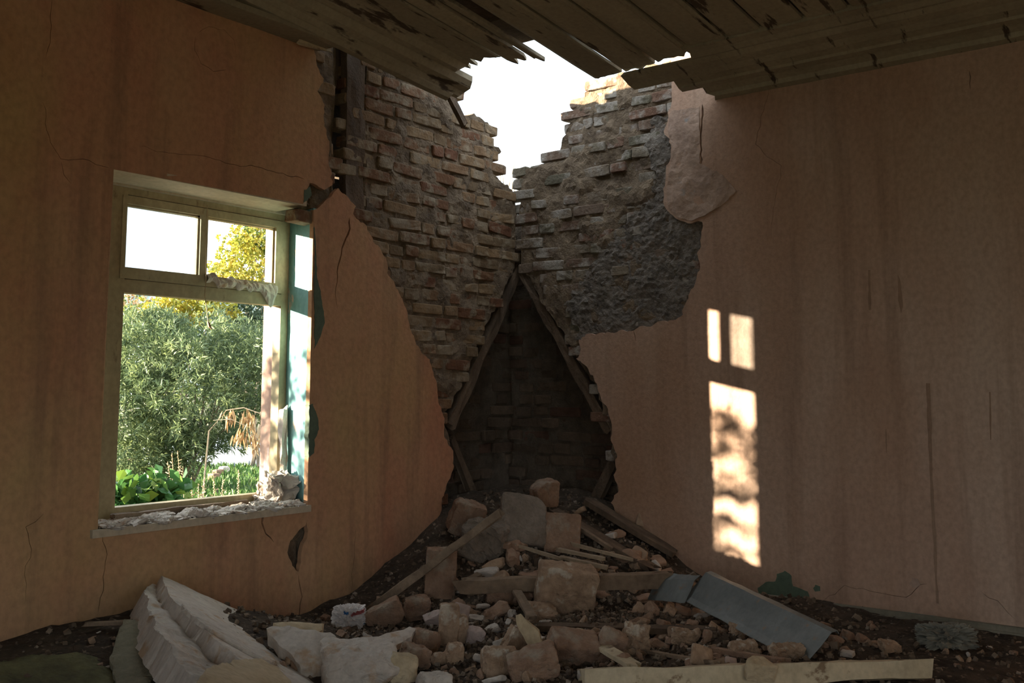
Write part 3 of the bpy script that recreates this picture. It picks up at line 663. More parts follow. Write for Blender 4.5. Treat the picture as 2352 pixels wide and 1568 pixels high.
def rot(e): return Matrix.Rotation(e[2], 3, 'Z') @ Matrix.Rotation(e[1], 3, 'Y') @ Matrix.Rotation(e[0], 3, 'X')
CAMYAW = AZ - PI / 2
def rubble(name, label, cat, bbox, dep_ratio, m, seed, tilt=(0, 0, 0), rough=.05, cuts=4, n=12, p=16, sink=.25, group=None, lift=0.0, keep=.72, squash=1.0):
    """bbox in photo px; the lump rests on the heap where its lower edge is seen"""
    u0, v0, u1, v1 = bbox; P = at((u0 + u1) / 2, v1 - .12 * (v1 - v0), lift); dd = depth(P)
    w = (u1 - u0) * dd / FX; h = (v1 - v0) * dd / FX * squash
    V, F = chunkgeo((w, w * dep_ratio, h), seed, rough, cuts, n, p, keep)
    R_ = rot((tilt[0], tilt[1], tilt[2] + CAMYAW))
    base = Vector((P.x, P.y, P.z + h * .5 - h * sink * .3)) + Vector((Fv.x, Fv.y, 0)).normalized() * w * dep_ratio * .3
    V = [R_ @ v for v in V]
    o = mesh(name, V, F, m, origin=(0, 0, 0)); o.location = base
    return tag(fixn(o), label, cat, group)
def px_slab(name, label, cat, pts, P0, P1, P2, th, m, seed, rough=.012, amp=.02, step=.03, group=None, parent=None, side=.02):
    """broken sheet: outline seen in the photo laid on the plane through three places, real thickness"""
    P0, P1, P2 = Vector(P0), Vector(P1), Vector(P2); n = (P1 - P0).cross(P2 - P0).normalized()
    if n.z < 0: n = -n
    ex = (P1 - P0).normalized(); ey = n.cross(ex)
    poly = []
    for u, v in pts:
        r = ray(u, v); t = (P0 - CAM).dot(n) / r.dot(n); q = CAM + r * t - P0; poly.append((q.dot(ex), q.dot(ey)))
    poly = rag(poly, .02, amp, seed, True)
    pl = lambda s, z, d: P0 + ex * (s + (side * fbm(s * 20, z * 20, seed, 3) if d > .01 else 0)) + ey * (z + (side * fbm(s * 20 + 9, z * 20, seed, 3) if d > .01 else 0)) - n * d
    o = slab(name, poly, [], pl, 0, th, step, m, parent, disp=lambda s, z: rough * fbm(s * 7, z * 7, seed, 4), rim=.004, **({} if parent else dict(origin=P0)))
    if not parent: tag(o, label, cat, group)
    return fixn(o)

# ================================================================== DIRT
V = []; F = []; st = .035; xs = np.arange(-4.6, .16, st); ys = np.arange(-3.6, .16, st)
for x in xs:
    for y in ys:
        r = math.hypot(x, y); V.append((x, y, H(x, y) + .004 * fbm(x * 40, y * 40, 2, 2)))
nx_, ny_ = len(xs), len(ys)
for i in range(nx_ - 1):
    for j in range(ny_ - 1): F.append((i * ny_ + j, (i + 1) * ny_ + j, (i + 1) * ny_ + j + 1, i * ny_ + j + 1))
mesh('dirt_heap', V, F, M['dirt'], smooth=True, label='dark loose dirt and dust heaped in the corner and over the floor', category='dirt', kind='stuff')
# ------------------------------------------------------------------ gravel
rs = random.Random(77); gv = MB(); Pg, Fg = grid(2)
for _ in range(7000):
    a = rs.random()
    if a < .75: x = rs.gauss(-1.3, .75); y = rs.gauss(-1.3, .65)
    else: x = rs.uniform(-3.8, -.05); y = rs.uniform(-3.4, -.05)
    if x > -.04 or y > -.04: continue
    s = rs.uniform(.004, .013) * (1.5 if rs.random() < .1 else 1); z = H(x, y) + s * .3
    R_ = rot((rs.uniform(0, 6), rs.uniform(0, 6), rs.uniform(0, 6))); sq = (rs.uniform(.6, 1.4), rs.uniform(.6, 1.2), rs.uniform(.4, 1))
    gv.add([Vector((x, y, z)) + R_ @ Vector((p[0] * sq[0], p[1] * sq[1], p[2] * sq[2])).normalized() * s * rs.uniform(.9, 1.1) if False else Vector((x, y, z)) + R_ @ Vector((p[0] * sq[0] * s * rs.uniform(.75, 1), p[1] * sq[1] * s * rs.uniform(.75, 1), p[2] * sq[2] * s * rs.uniform(.75, 1))) for p in Pg], Fg, rs.random())
M['gravel'] = MAT('mixed_gravel', [(.3, (.8, .8, .8)), (.7, (1, 1, 1))], 20, bump=.5, attr=[(0, (.08, .055, .038)), (.5, (.15, .105, .07)), (.9, (.25, .19, .135)), (1, (.36, .30, .24))])
gv.build('gravel', M['gravel'], label='fine gravel, grit and plaster crumbs scattered over the dirt', category='gravel', kind='stuff')

# ================================================================== LARGE FALLEN PIECES
# big plaster slab leaning at the left wall
A = onL(372, 1320, -.10); B = atz(606, 1428, .13); C_ = atz(520, 1500, .27)
bs_ = empty('plaster_slab', (A.x, A.y, H(A.x, A.y)), label='largest pale fallen plaster slab leaning on the wall under the window', cat='slab')
px_slab('slab_face', '', '', [(372, 1320), (420, 1342), (500, 1380), (560, 1408), (606, 1430), (622, 1458), (640, 1490), (690, 1530), (760, 1600), (640, 1640), (600, 1560), (545, 1505), (500, 1470), (470, 1440), (420, 1395), (398, 1378), (385, 1352)], A, B, C_, .10, M['whiteplaster'], 3.3, rough=.006, amp=.006, parent=bs_)
dn = Vector((-.02, .02, -.055))
px_slab('slab_moulding', '', '', [(352, 1338), (372, 1345), (392, 1375), (420, 1395), (470, 1440), (500, 1470), (545, 1505), (600, 1560), (560, 1600), (470, 1590), (430, 1530), (390, 1480), (362, 1440), (345, 1400), (332, 1352)], A + dn, B + dn, C_ + dn, .12, M['whiteplaster'], 5.3, rough=.022, amp=.007, parent=bs_, step=.015, side=.012)
px_slab('slab_core', '', '', [(545, 1510), (600, 1508), (650, 1540), (700, 1600), (430, 1640), (455, 1560), (480, 1530)], A + Vector((0, 0, .01)), B + Vector((0, 0, .01)), C_ + Vector((0, -.01, .01)), .13, M['yellowplaster'], 6.3, rough=.008, amp=.008, parent=bs_)
px_slab('slab_ridge', '', '', [(420, 1385), (470, 1405), (540, 1445), (600, 1480), (640, 1520), (620, 1520), (560, 1490), (500, 1455), (440, 1410)], A + Vector((0, 0, .012)), B + Vector((0, 0, .012)), C_ + Vector((0, 0, .012)), .02, M['whiteplaster'], 7.3, rough=.008, amp=.012, parent=bs_, step=.015)
# second slab
px_slab('plaster_slab', 'flat pale plaster slab lying right of the largest leaning slab', 'slab', [(612, 1440), (660, 1432), (700, 1450), (760, 1448), (790, 1475), (826, 1497), (800, 1510), (740, 1520), (690, 1532), (668, 1500), (640, 1480)], at(640, 1470, .07), at(820, 1500, .09), at(720, 1525, .06), .07, M['whiteplaster'], 9.3, rough=.012, amp=.012)
px_slab('plaster_slab', 'thin ochre plaster sheet beside the wall behind the flat pale slab', 'slab', [(628, 1428), (690, 1424), (745, 1432), (742, 1448), (690, 1450), (650, 1446)], at(630, 1430, .10), at(740, 1435, .10), at(690, 1450, .08), .03, M['yellowplaster'], 10.3, rough=.01, amp=.012)
rubble('plaster_block', 'thick pale plaster block with a flat top at the bottom edge, left of centre', 'block', (733, 1503, 905, 1590), .8, M['whiteplaster'], 12, (.15, .06, .35), .035, 6, 18, 14, keep=.66)
rubble('plaster_lump', 'rounded ochre plaster lump at the right end of the thick pale block', 'lump', (888, 1510, 955, 1580), .8, M['yellowplaster'], 13, (0, .2, .2), .04, 2, 12, 6)
rubble('plaster_block', 'small white plaster block in front at the very bottom edge', 'block', (960, 1552, 1030, 1600), .9, M['whiteplaster'], 14, (0, .1, .5), .04, 3, 12)
px_slab('floor_slab', 'broken dusty grey slab standing in the dirt left of the leaning slab', 'slab', [(285, 1418), (345, 1425), (362, 1450), (366, 1510), (345, 1575), (270, 1575), (252, 1515), (268, 1460)], at(290, 1420, .05), at(350, 1430, .05), at(300, 1560, .05), .06, M['greydirt'], 15.3, rough=.01, amp=.008)
px_slab('floor_slab', 'dusty mossy slab lying in the lower left corner', 'slab', [(-40, 1520), (60, 1505), (150, 1500), (215, 1505), (250, 1530), (275, 1590), (100, 1640), (-60, 1600)], at(0, 1520, .03), at(200, 1510, .03), at(100, 1567, .03), .05, M['moss'], 16.3, rough=.02, amp=.02)
# masonry block in the middle
rubble('masonry_block', 'large pale masonry block with a mortar top in the middle of the heap', 'block', (1232, 1308, 1368, 1428), .5, M['stonechunk'], 21, (.25, .13, .15), .035, 4, 22, 16, keep=.8)
rubble('stone_shard', 'large grey pointed stone shard at the top of the heap below the niche', 'stone', (1148, 1142, 1256, 1262), .3, M['greystone'], 22, (-.5, .1, .1), .03, 5, 14, 18, keep=.62)
rubble('brick_chunk', 'rough brick chunk on the upper left of the heap beside the niche edge', 'brick', (1033, 1158, 1112, 1235), .8, M['redbrick'], 23, (.2, .35, .3), .05, 4)
rubble('brick_chunk', 'brick chunk sitting highest at the back of the heap in the niche', 'brick', (1222, 1108, 1280, 1172), .8, M['redbrick'], 24, (.1, -.1, .4), .04, 3)
rubble('roof_tile', 'orange-brown tile standing upright behind the pale masonry block', 'tile', (1252, 1186, 1334, 1276), .3, M['redbrick'], 25, (-.25, .05, -.1), .02, 2, 12, 22, keep=.85)
rubble('brick_chunk', 'upright brown brick under the leaning stick, left of the heap', 'brick', (976, 1268, 1046, 1388), .6, M['redbrick'], 26, (.05, .05, .1), .03, 3, 14, 18, keep=.82)
rubble('stone_lump', 'dark rounded lump between the leaning stick and the horizontal beam', 'stone', (1060, 1200, 1170, 1290), .8, M['greystone'], 27, (.2, .35, .3), .09, 6, 14, 14, keep=.62)
rubble('brick_chunk', 'brown round-ended brick lying below the leaning stick', 'brick', (926, 1374, 982, 1432), .9, M['redbrick'], 28, (.3, 0, .3), .05, 4, 12, 10)
rubble('brick_chunk', 'flat tilted brick beside the plastic bag, left of the round-ended brick', 'brick', (838, 1392, 925, 1446), .4, M['redbrick'], 29, (.1, -.45, .1), .04, 3)
px_slab('plaster_shard', 'long tilted plaster board fragment pointing right behind the thick pale block', 'shard', [(826, 1472), (880, 1456), (940, 1438), (956, 1442), (948, 1458), (905, 1482), (850, 1500), (826, 1498)], at(830, 1490, .06), at(950, 1445, .12), at(860, 1500, .05), .035, M['whiteplaster'], 17.3, rough=.008, amp=.008)
rubble('stone_lump', 'rounded brown stone right of the tilted board fragment', 'stone', (938, 1456, 1006, 1512), .9, M['redbrick'], 30, (0, .2, .4), .05, 4, 14, 10)
rubble('brick_chunk', 'dark squarish brick in front of the rounded brown stone', 'brick', (918, 1490, 980, 1542), .8, M['redbrick'], 31, (.2, .3, .6), .05, 4)
rubble('stone_chunk', 'tall upright pale stone standing left of centre in the foreground', 'stone', (1008, 1396, 1052, 1502), .7, M['stonechunk'], 32, (0, .04, .2), .035, 3, 14, 16, keep=.82)
rubble('stone_chunk', 'second upright stone leaning on the tall pale one', 'stone', (1036, 1420, 1074, 1490), .7, M['stonechunk'], 33, (.1, -.12, .5), .04, 3)
rubble('plaster_shard', 'pink-white plaster shard on top beside the tall upright stone', 'shard', (1040, 1390, 1078, 1432), .3, M['pinkplaster'], 34, (-.4, .3, .2), .04, 4, 10)
rubble('plaster_shard', 'flat pink-white shard right of the upright stones', 'shard', (1070, 1445, 1112, 1480), .8, M['pinkplaster'], 35, (.3, .1, .2), .04, 4, 10)
rubble('plaster_shard', 'pale shard lying left of the tall upright stone', 'shard', (975, 1412, 1018, 1440), .8, M['pinkplaster'], 36, (.2, -.4, .2), .04, 4, 10)
rubble('stone_lump', 'low lump at the foot of the upright stones', 'stone', (1022, 1482, 1062, 1530), .9, M['stonechunk'], 37, (.1, .2, .5), .05, 4, 10, 8)
rubble('stone_lump', 'small round stone between the dark brick and the upright stones', 'stone', (990, 1502, 1022, 1530), .9, M['stonechunk'], 38, (.1, .2, .5), .05, 4, 10, 8)
px_slab('plaster_shard', 'tall pale blade-like plaster shard standing below the masonry block', 'shard', [(1186, 1412), (1196, 1408), (1215, 1432), (1236, 1452), (1248, 1480), (1240, 1504), (1226, 1508), (1206, 1470), (1188, 1436)], at(1226, 1508, .03), at(1226, 1508, .03) + Rv * .1 + Vector((0, 0, .05)), at(1226, 1508, .03) + Vector((.06, .03, .25)), .035, M['yellowplaster'], 18.3, rough=.006, amp=.006, step=.015)
rubble('stone_chunk', 'pale chunk leaning against the blade-like shard from the left', 'stone', (1160, 1452, 1212, 1512), .8, M['stonechunk'], 39, (.1, .5, .3), .05, 4)
rubble('brick_chunk', 'brick with a hollow top lying in the front, just right of centre', 'brick', (1166, 1500, 1282, 1568), .55, M['redbrick'], 40, (.25, -.22, .15), .035, 3, 16, 12, keep=.82)
rubble('stone_chunk', 'blocky pale lump left of the brick with a hollow top', 'stone', (1108, 1496, 1186, 1560), .8, M['stonechunk'], 41, (.2, .1, .3), .05, 4, 14)
rubble('brick_chunk', 'large flat brick tilted towards the long pale timber', 'brick', (1262, 1464, 1372, 1535), .8, M['redbrick'], 42, (.45, .15, .2), .03, 3, 14, 16, keep=.84)
rubble('stone_chunk', 'brown angular chunk right of the flat tilted brick', 'stone', (1372, 1450, 1432, 1522), .6, M['redbrick'], 43, (.4, .4, .2), .04, 4, 12)
rubble('stone_lump', 'knobbly grey lump with a crusty top, right of the angular chunk', 'stone', (1430, 1442, 1490, 1512), .8, M['stonechunk'], 44, (.1, .1, .3), .1, 3, 14, 8)
rubble('stone_lump', 'small round crusty stone lying on its own left of the metal sheet', 'stone', (1680, 1436, 1712, 1462), .9, M['stonechunk'], 45, (.1, .2, .5), .09, 4, 10, 8)
rubble('stone_lump', 'little upright pebble near the foot of the metal sheet', 'stone', (1616, 1450, 1634, 1480), .9, M['redbrick'], 46, (.1, .2, .5), .05, 4, 8, 8)
rubble('stone_chunk', 'half-buried earth-brown block behind the round-ended brick', 'stone', (860, 1380, 900, 1412), .8, M['stonechunk'], 47, (.1, .2, .1), .05, 4, 10)
rubble('brick_chunk', 'flat dark brick under the horizontal beam near the middle', 'brick', (1118, 1348, 1188, 1392), .7, M['redbrick'], 48, (.2, .2, .1), .04, 4, 10)
rubble('stone_chunk', 'dusty flat stone just left of the masonry block foot', 'stone', (1208, 1402, 1285, 1440), .9, M['stonechunk'], 49, (.3, .1, .2), .06, 4, 12)
rubble('plaster_shard', 'small pale triangular shard on the dark plank by the right wall', 'shard', (1462, 1178, 1490, 1212), .4, M['stonechunk'], 50, (-.3, .3, .2), .04, 5, 8, lift=.03)
rubble('plaster_shard', 'pale plaster shard standing at the front beside the long timber', 'shard', (1586, 1488, 1640, 1535), .35, M['stonechunk'], 51, (-.4, .3, .2), .04, 5, 10, keep=.62)
rubble('plaster_shard', 'small triangular shard leaning on the long pale timber', 'shard', (1664, 1512, 1694, 1545), .35, M['pinkplaster'], 52, (-.3, .2, .2), .03, 5, 8, keep=.62)
rubble('plaster_shard', 'cream plaster piece lying over the long pale timber near its middle', 'shard', (1712, 1520, 1782, 1562), .6, M['yellowplaster'], 53, (.35, .1, .2), .03, 5, 10, lift=.05)
rubble('plaster_shard', 'crusty pale plaster shard below the metal sheet, right of the others', 'shard', (1770, 1486, 1850, 1520), .5, M['stonechunk'], 54, (.2, .05, .2), .08, 4, 12)
rubble('plaster_shard', 'crusty pale plaster shard below the middle of the metal sheet', 'shard', (1678, 1480, 1745, 1516), .5, M['stonechunk'], 55, (.2, -.05, .3), .08, 4, 12)
rubble('plaster_shard', 'pale flake cluster above the long timber, left of the metal sheet', 'shard', (1545, 1450, 1610, 1482), .6, M['stonechunk'], 56, (.2, .15, .1), .1, 4, 12)
for q, (bb, lb) in enumerate([((1906, 1464, 1938, 1482), 'orange brick splinter touching the end of the metal sheet'), ((1936, 1452, 1966, 1472), 'orange brick bit right of the splinter by the metal sheet'), ((1970, 1460, 1998, 1478), 'small orange brick bit farthest right past the metal sheet')]):
    rubble('brick_shard', lb, 'brick', bb, .7, M['redbrick'], 60 + q, (.2, .3, .3), .04, 4, 8)
rubble('plaster_shard', 'brown curled plaster flake between the brick bits and the rag', 'shard', (2025, 1478, 2068, 1500), .8, M['stonechunk'], 63, (.3, .1, .3), .08, 4, 10)

# ------------------------------------------------------------------ fallen timbers
st_top = atd(1146, 1180, 5.1); st_bot = at(838, 1410, .02)
stick = plank('leaning_stick', st_bot, st_top, .03, .04, M['oldwood'], 'long thin wooden stick leaning up from the left wall across the heap', 'stick', seed=20, jag=.03, wob=.008)
plank('wooden_beam', at(1085, 1345, .10), at(1525, 1330, .16), .09, .075, M['oldwood'], 'weathered horizontal beam with a broken right end across the middle of the heap', 'beam', seed=21, jag=.10, wob=.012)
plank('fallen_timber', at(1352, 1558, .035), at(2104, 1536, .045), .15, .07, M['palewood'], 'long pale painted timber lying across the bottom right foreground', 'timber', seed=22, jag=.05, wob=.010, bend=.0, n=40, roll=.25)
plank('wooden_board', at(1275, 1175, .06), at(1490, 1300, .05), .13, .025, M['darkwood'], 'wide dark board sloping down to the right behind the pale laths', 'board', seed=23, jag=.05)
plank('wooden_board', at(1350, 1150, .08), at(1545, 1268, .04), .16, .03, M['darkwood'], 'dark reddish board lying along the foot of the right wall', 'board', seed=24, jag=.03)
for q, (a, b, w, lb) in enumerate([((1285, 1262), (1385, 1283), .05, 'short thick pale lath, the leftmost of the pale laths on the heap'), ((1288, 1280), (1392, 1302), .045, 'short pale lath lying just in front of the thick pale lath'),
                                  ((1318, 1250), (1450, 1285), .03, 'long pale lath lying behind the two short pale ones'), ((1322, 1205), (1402, 1258), .03, 'thin brown lath sloping down beside the upright tile'),
                                  ((1186, 1252), (1290, 1284), .014, 'very thin grey lath running left from the short pale laths'), ((1180, 1345), (1222, 1418), .05, 'dark grey lath leaning below the horizontal beam'),
                                  ((1100, 1320), (1045, 1348), .06, 'short dark board end poking out left of the horizontal beam'), ((1238, 1172), (1312, 1196), .018, 'thin brown lath behind the orange-brown tile')]):
    plank('wooden_lath', at(*a, .06), at(*b, .07), w, .018, M['oldwood'] if q in (3, 5, 6, 7) else M['lathwood'], lb, 'lath', seed=30 + q, jag=.02, n=14)
plank('wooden_board', at(1325, 1450, .03), at(1450, 1525, .03), .07, .018, M['palewood'], 'split pale wooden board end in front of the masonry block', 'board', seed=40, jag=.08, n=16)
plank('wooden_board', at(1240, 1440, .02), at(1640, 1448, .02), .09, .03, M['darkwood'], 'dark board lying flat behind the foreground bricks', 'board', seed=41, jag=.04)
plank('wooden_lath', at(1640, 1492, .03), at(1800, 1518, .02), .04, .02, M['redbrick'], 'reddish-brown lath lying above the long pale timber', 'lath', seed=42, jag=.04, n=16)
plank('wooden_lath', at(1500, 1498, .02), at(1640, 1522, .02), .03, .015, M['oldwood'], 'brown lath beside the pale shard at the front', 'lath', seed=43, jag=.04, n=12)
plank('wooden_lath', at(205, 1432, .03), at(345, 1428, .05), .03, .015, M['oldwood'], 'thin dusty lath lying in the dirt along the left wall', 'lath', seed=44, jag=.04, n=12)
# ------------------------------------------------------------------ metal flashing
def channel(P0, P1, up, prof, m, name, parent, seed=0, crush=0.0):
    P0 = Vector(P0); P1 = Vector(P1); ax = (P1 - P0).normalized(); s_ = ax.cross(Vector(up)).normalized(); u_ = s_.cross(ax).normalized()
    th = .003; out = prof + [(a + th * .7, b - th) for a, b in prof[::-1]]; k = len(out); V = []; F = []; n = 24; Ln = (P1 - P0).length
    for i in range(n + 1):
        t = i / n
        for j, (a, b) in enumerate(out):
            jj = j if j < len(prof) else 2 * len(prof) - 1 - j
            V.append(P0 + ax * Ln * t + s_ * (a * (1 - crush * (1 - t)) + .006 * fbm(t * 4, jj, seed, 2)) + u_ * (b + .006 * fbm(t * 4, jj + 5, seed, 2)))
    for i in range(n):
        for j in range(k): F.append((i * k + j, i * k + (j + 1) % k, (i + 1) * k + (j + 1) % k, (i + 1) * k + j))
    F.append(tuple(range(k))); F.append(tuple(n * k + j for j in range(k))[::-1])
    return fixn(mesh(name, V, F, m, parent))
g0 = at(1600, 1335, .17); g1 = at(1886, 1478, .06)
gt = empty('metal_flashing', (g1.x, g1.y, 0), label='bent grey sheet-metal flashing sloping down to the floor along the right wall', cat='metal sheet')
prof = [(-.075, .045), (-.085, .06), (-.075, .062), (-.06, .05), (.03, -.03), (.11, -.09)]
channel(g0, g1, (0, 0, 1), [(.09, -.08), (.06, -.062), (0, -.01), (-.055, .045), (-.085, .05), (-.095, .035)], M['metal'], 'long_sheet', gt, 1)
channel(at(1505, 1332, .13), g0 + Vector((-.02, .0, .0)), (0, 0, 1), [(.09, -.09), (.04, -.04), (0, .01), (-.05, .03)], M['metal'], 'upper_sheet', gt, 2, .2)
# ------------------------------------------------------------------ bag and rag
def crumple(name, label, cat, bbox, m, seed, dr=.7, amp=.35, n=22, prints=(), group=None):
    u0, v0, u1, v1 = bbox; P = at((u0 + u1) / 2, v1 - 4); dd = depth(P); w = (u1 - u0) * dd / FX; h = (v1 - v0) * dd / FX
    Pn, F = grid(n); V = []; R_ = rot((0, 0, CAMYAW))
    for p_ in Pn:
        p = Vector(p_).normalized() * .45 + Vector(p_) * .5; q = p * 2.3
        r = 1 + amp * (1 - 2 * abs(noise.noise(q * 1.4 + Vector((seed, 0, 0))))) - amp * .6 + .12 * (1 - 2 * abs(noise.noise(q * 3.3 + Vector((0, seed, 0)))))
        v = Vector((p.x * w * .5 * r, p.y * w * dr * .5 * r, p.z * h * .5 * r)); v.z = max(v.z, -h * .42); V.append(R_ @ v)
    o = mesh(name, V, F, m); o.location = (P.x + .05, P.y + .04, P.z + h * .4); return tag(o, label, cat, group), V, F
bag, V, F = crumple('plastic_bag', 'crumpled white plastic bag with red and blue print by the wall', 'bag', (762, 1398, 832, 1452), M['plastic'], 3.3, .7, .5, 26)
bag.data.materials.append(M['printred']); bag.data.materials.append(M['printblue'])
fr_ = -Vector((Fv.x, Fv.y, 0)).normalized()
for f in bag.data.polygons:
    c = f.center; a = c.dot(Rv); b = c.z
    if c.dot(fr_) > 0:
        if .018 < a < .085 and .012 < b - .25 * a < .030: f.material_index = 1
        if .075 < a < .10 and -.045 < b < -.02: f.material_index = 2
        if -.02 < a < .005 and .028 < b < .042: f.material_index = 2
crumple('cloth_rag', 'crumpled dusty rag lying by the skirting at the far right', 'cloth', (2135, 1446, 2245, 1496), M['cloth'], 2.7, .6, .75, 34)
# ------------------------------------------------------------------ small scattered rubble, each a thing of its own
kinds = [('brick_fragment', M['redbrick'], 'small broken red-brown brick fragment lying loose on the heap', 'brick', 'small brick fragments over the heap'),
         ('plaster_fragment', M['whiteplaster'], 'small pale plaster fragment lying loose on the heap', 'plaster', 'small plaster fragments over the heap'),
         ('stone_fragment', M['stonechunk'], 'small brown stone fragment lying loose on the heap', 'stone', 'small stone fragments over the heap')]
proto = {}
for ki, (nm, m_, lb, ct, gr) in enumerate(kinds):
    for v_ in range(5):
        V, F = chunkgeo((.06, .045 if v_ % 2 else .03, .03 if v_ < 3 else .015), 100 + ki * 10 + v_, .08, 5, 6, 12)
        me = bpy.data.meshes.new(nm); me.from_pydata([tuple(v) for v in V], [], F); me.materials.append(m_); proto[ki, v_] = me
rs = random.Random(5)
def scatter(cnt, ur, vr, sc_r):
    for _ in range(cnt):
        u = rs.uniform(*ur); v = rs.uniform(*vr); P = at(u, v, .008)
        if P.x > -.06 or P.y > -.06 or P.z > .6: continue
        ki = rs.choices((0, 1, 2), (.4, .25, .35))[0]; nm, m_, lb, ct, gr = kinds[ki]
        o = bpy.data.objects.new(nm, proto[ki, rs.randrange(5)]); COL.objects.link(o); s = rs.uniform(*sc_r)
        o.location = P; o.scale = (s, s, s); o.rotation_euler = (rs.gauss(0, .4), rs.gauss(0, .4), rs.uniform(0, 6.28)); tag(o, lb, ct, gr)
scatter(150, (960, 1680), (1390, 1566), (.5, 1.7))
scatter(80, (1030, 1600), (1170, 1410), (.8, 2.6))
scatter(60, (1560, 2020), (1430, 1540), (.4, 1.2))
scatter(32, (620, 980), (1400, 1566), (.5, 1.4))
scatter(20, (1950, 2350), (1470, 1560), (.3, .7))
scatter(8, (60, 340), (1440, 1540), (.3, .7))

# ------------------------------------------------------------------ on the sill
rs = random.Random(91); sc_ = MB(); Pg3, Fg3 = grid(3)
for _ in range(330):
    x = rs.uniform(-3.04, -1.92); y = rs.uniform(-.015, .26); k = rs.uniform(.4, 1.6) * (1.3 if x < -2.8 or x > -2.1 else 1); R_ = rot((rs.gauss(0, .3), rs.gauss(0, .2), rs.gauss(0, .8)))
    sc_.add([Vector((x, y, WZ0 + .004)) + R_ @ Vector((p[0] * .020 * k * rs.uniform(.6, 1.4), p[1] * .010 * k, p[2] * .0035 * k * rs.uniform(.6, 1.4))) for p in Pg3], Fg3, rs.random())
sc_.build('plaster_crumbs', M['whiteplaster'], label='whitish plaster crumbs and paint chips covering the window sill', category='plaster crumbs', kind='stuff')
rs = random.Random(31)
sill_lab = ['on the left end of the window sill', 'on the sill just right of its left end', 'on the left half of the sill front edge', 'left of the sill middle', 'at the sill middle by the frame', 'at the sill middle near the front edge', 'right of the sill middle', 'on the right half of the sill', 'on the sill beside the right corner mound', 'at the far right end of the sill', 'behind the others near the right stile', 'against the bottom rail, left of middle']
for q, (u, v, y_) in enumerate([(262, 1190, .03), (320, 1188, .05), (380, 1190, .0), (430, 1165, .10), (480, 1158, .14), (470, 1178, .02), (530, 1158, .05), (580, 1150, .06), (610, 1148, .03), (668, 1142, .04), (598, 1132, .16), (360, 1172, .14)]):
    P = Vector((onL(u, v, y_).x, y_, WZ0)); w = rs.uniform(.10, .22); V, F = chunkgeo((w, rs.uniform(.05, .09), rs.uniform(.02, .035)), 200 + q, .18, 5, 12, 10, .62)
    R_ = rot((rs.gauss(0, .12), rs.gauss(0, .08), rs.gauss(0, .3))); o = mesh('plaster_flake', [R_ @ v_ for v_ in V], F, M['whiteplaster']); o.location = P + Vector((0, 0, .012))
    tag(fixn(o), 'peeled whitish plaster flake ' + sill_lab[q], 'plaster', 'plaster flakes on the window sill')
V, F = chunkgeo((.17, .16, .20), 230, .22, 5, 20, 5, .6)
o = mesh('mortar_mound', V, F, M['whiteplaster']); o.location = (-1.93, .20, WZ0 + .05); tag(fixn(o), 'crumbled grey mortar mound in the right corner of the window sill', 'mortar')
plank('mortar_strip', (-1.855, .24, WZ0 + .1), (-1.85, .24, WZ0 + .50), .04, .03, M['whiteplaster'], 'ragged mortar strip climbing the right jamb above the mound', 'mortar', up=(0, -1, 0), jag=.05, wob=.02, seed=50)
plank('sash_rail', (-2.90, .17, WZ0 + .02), (-2.12, .20, WZ0 + .02), .035, .03, M['oldwood'], 'loose grey wooden rail lying along the window sill', 'rail', jag=.02, wob=.008, seed=51)
V = []; F = []; n = 40
for i in range(n + 1):
    t = i / n; x = -2.37 + .47 * t; zt = ZP0 + .005 + .028 * fbm(t * 7, 1, 0, 3) - .02 * t; zb = zt - .045 - .03 * abs(fbm(t * 5, 4, 0, 3)) - (.075 * sm(.75, .93, t) * (1 - sm(.93, 1.0, t)))
    for j in range(5):
        s = j / 4; z = zt + (zb - zt) * s; V.append((x, .268 - .018 * math.sin(PI * s) - .012 * fbm(x * 30, z * 30, 2, 3), z))
    for j in range(5):
        s = j / 4; z = zt + (zb - zt) * s; V.append((x, .276, z))
for i in range(n):
    for j in range(4):
        a = i * 10 + j; F.append((a, a + 1, a + 11, a + 10)); b = a + 5; F.append((b, b + 10, b + 11, b + 1))
    a = i * 10; F.append((a, a + 10, a + 15, a + 5)); F.append((a + 4, a + 9, a + 19, a + 14))
tag(fixn(mesh('mortar_crust', V, F, M['whiteplaster'], origin=(-2.37, .27, 1.78))), 'ragged grey crust hanging along the bottom of the upper right pane opening', 'crust')
sr = MB(); sr.tube([(-2.382, .265, 2.2), (-2.385, .26, 1.95), (-2.38, .255, 1.80), (-2.386, .255, 1.72), (-2.37, .255, 1.64), (-2.36, .255, 1.58)], .0025, 5)
sr.tube([(-2.36, .255, 1.58), (-2.35, .255, 1.555), (-2.335, .255, 1.54)], [.006, .010, .003], 5)
sr.build('string', M['cord'], origin=(-2.36, .255, 1.6), label='thin frayed string hanging from the window mullion', category='string') if False else tag(mesh('string', sr.V, sr.F, M['cord'], origin=(-2.36, .255, 1.6)), 'thin frayed string hanging from the window mullion', 'string')
bb = bpy.data.objects

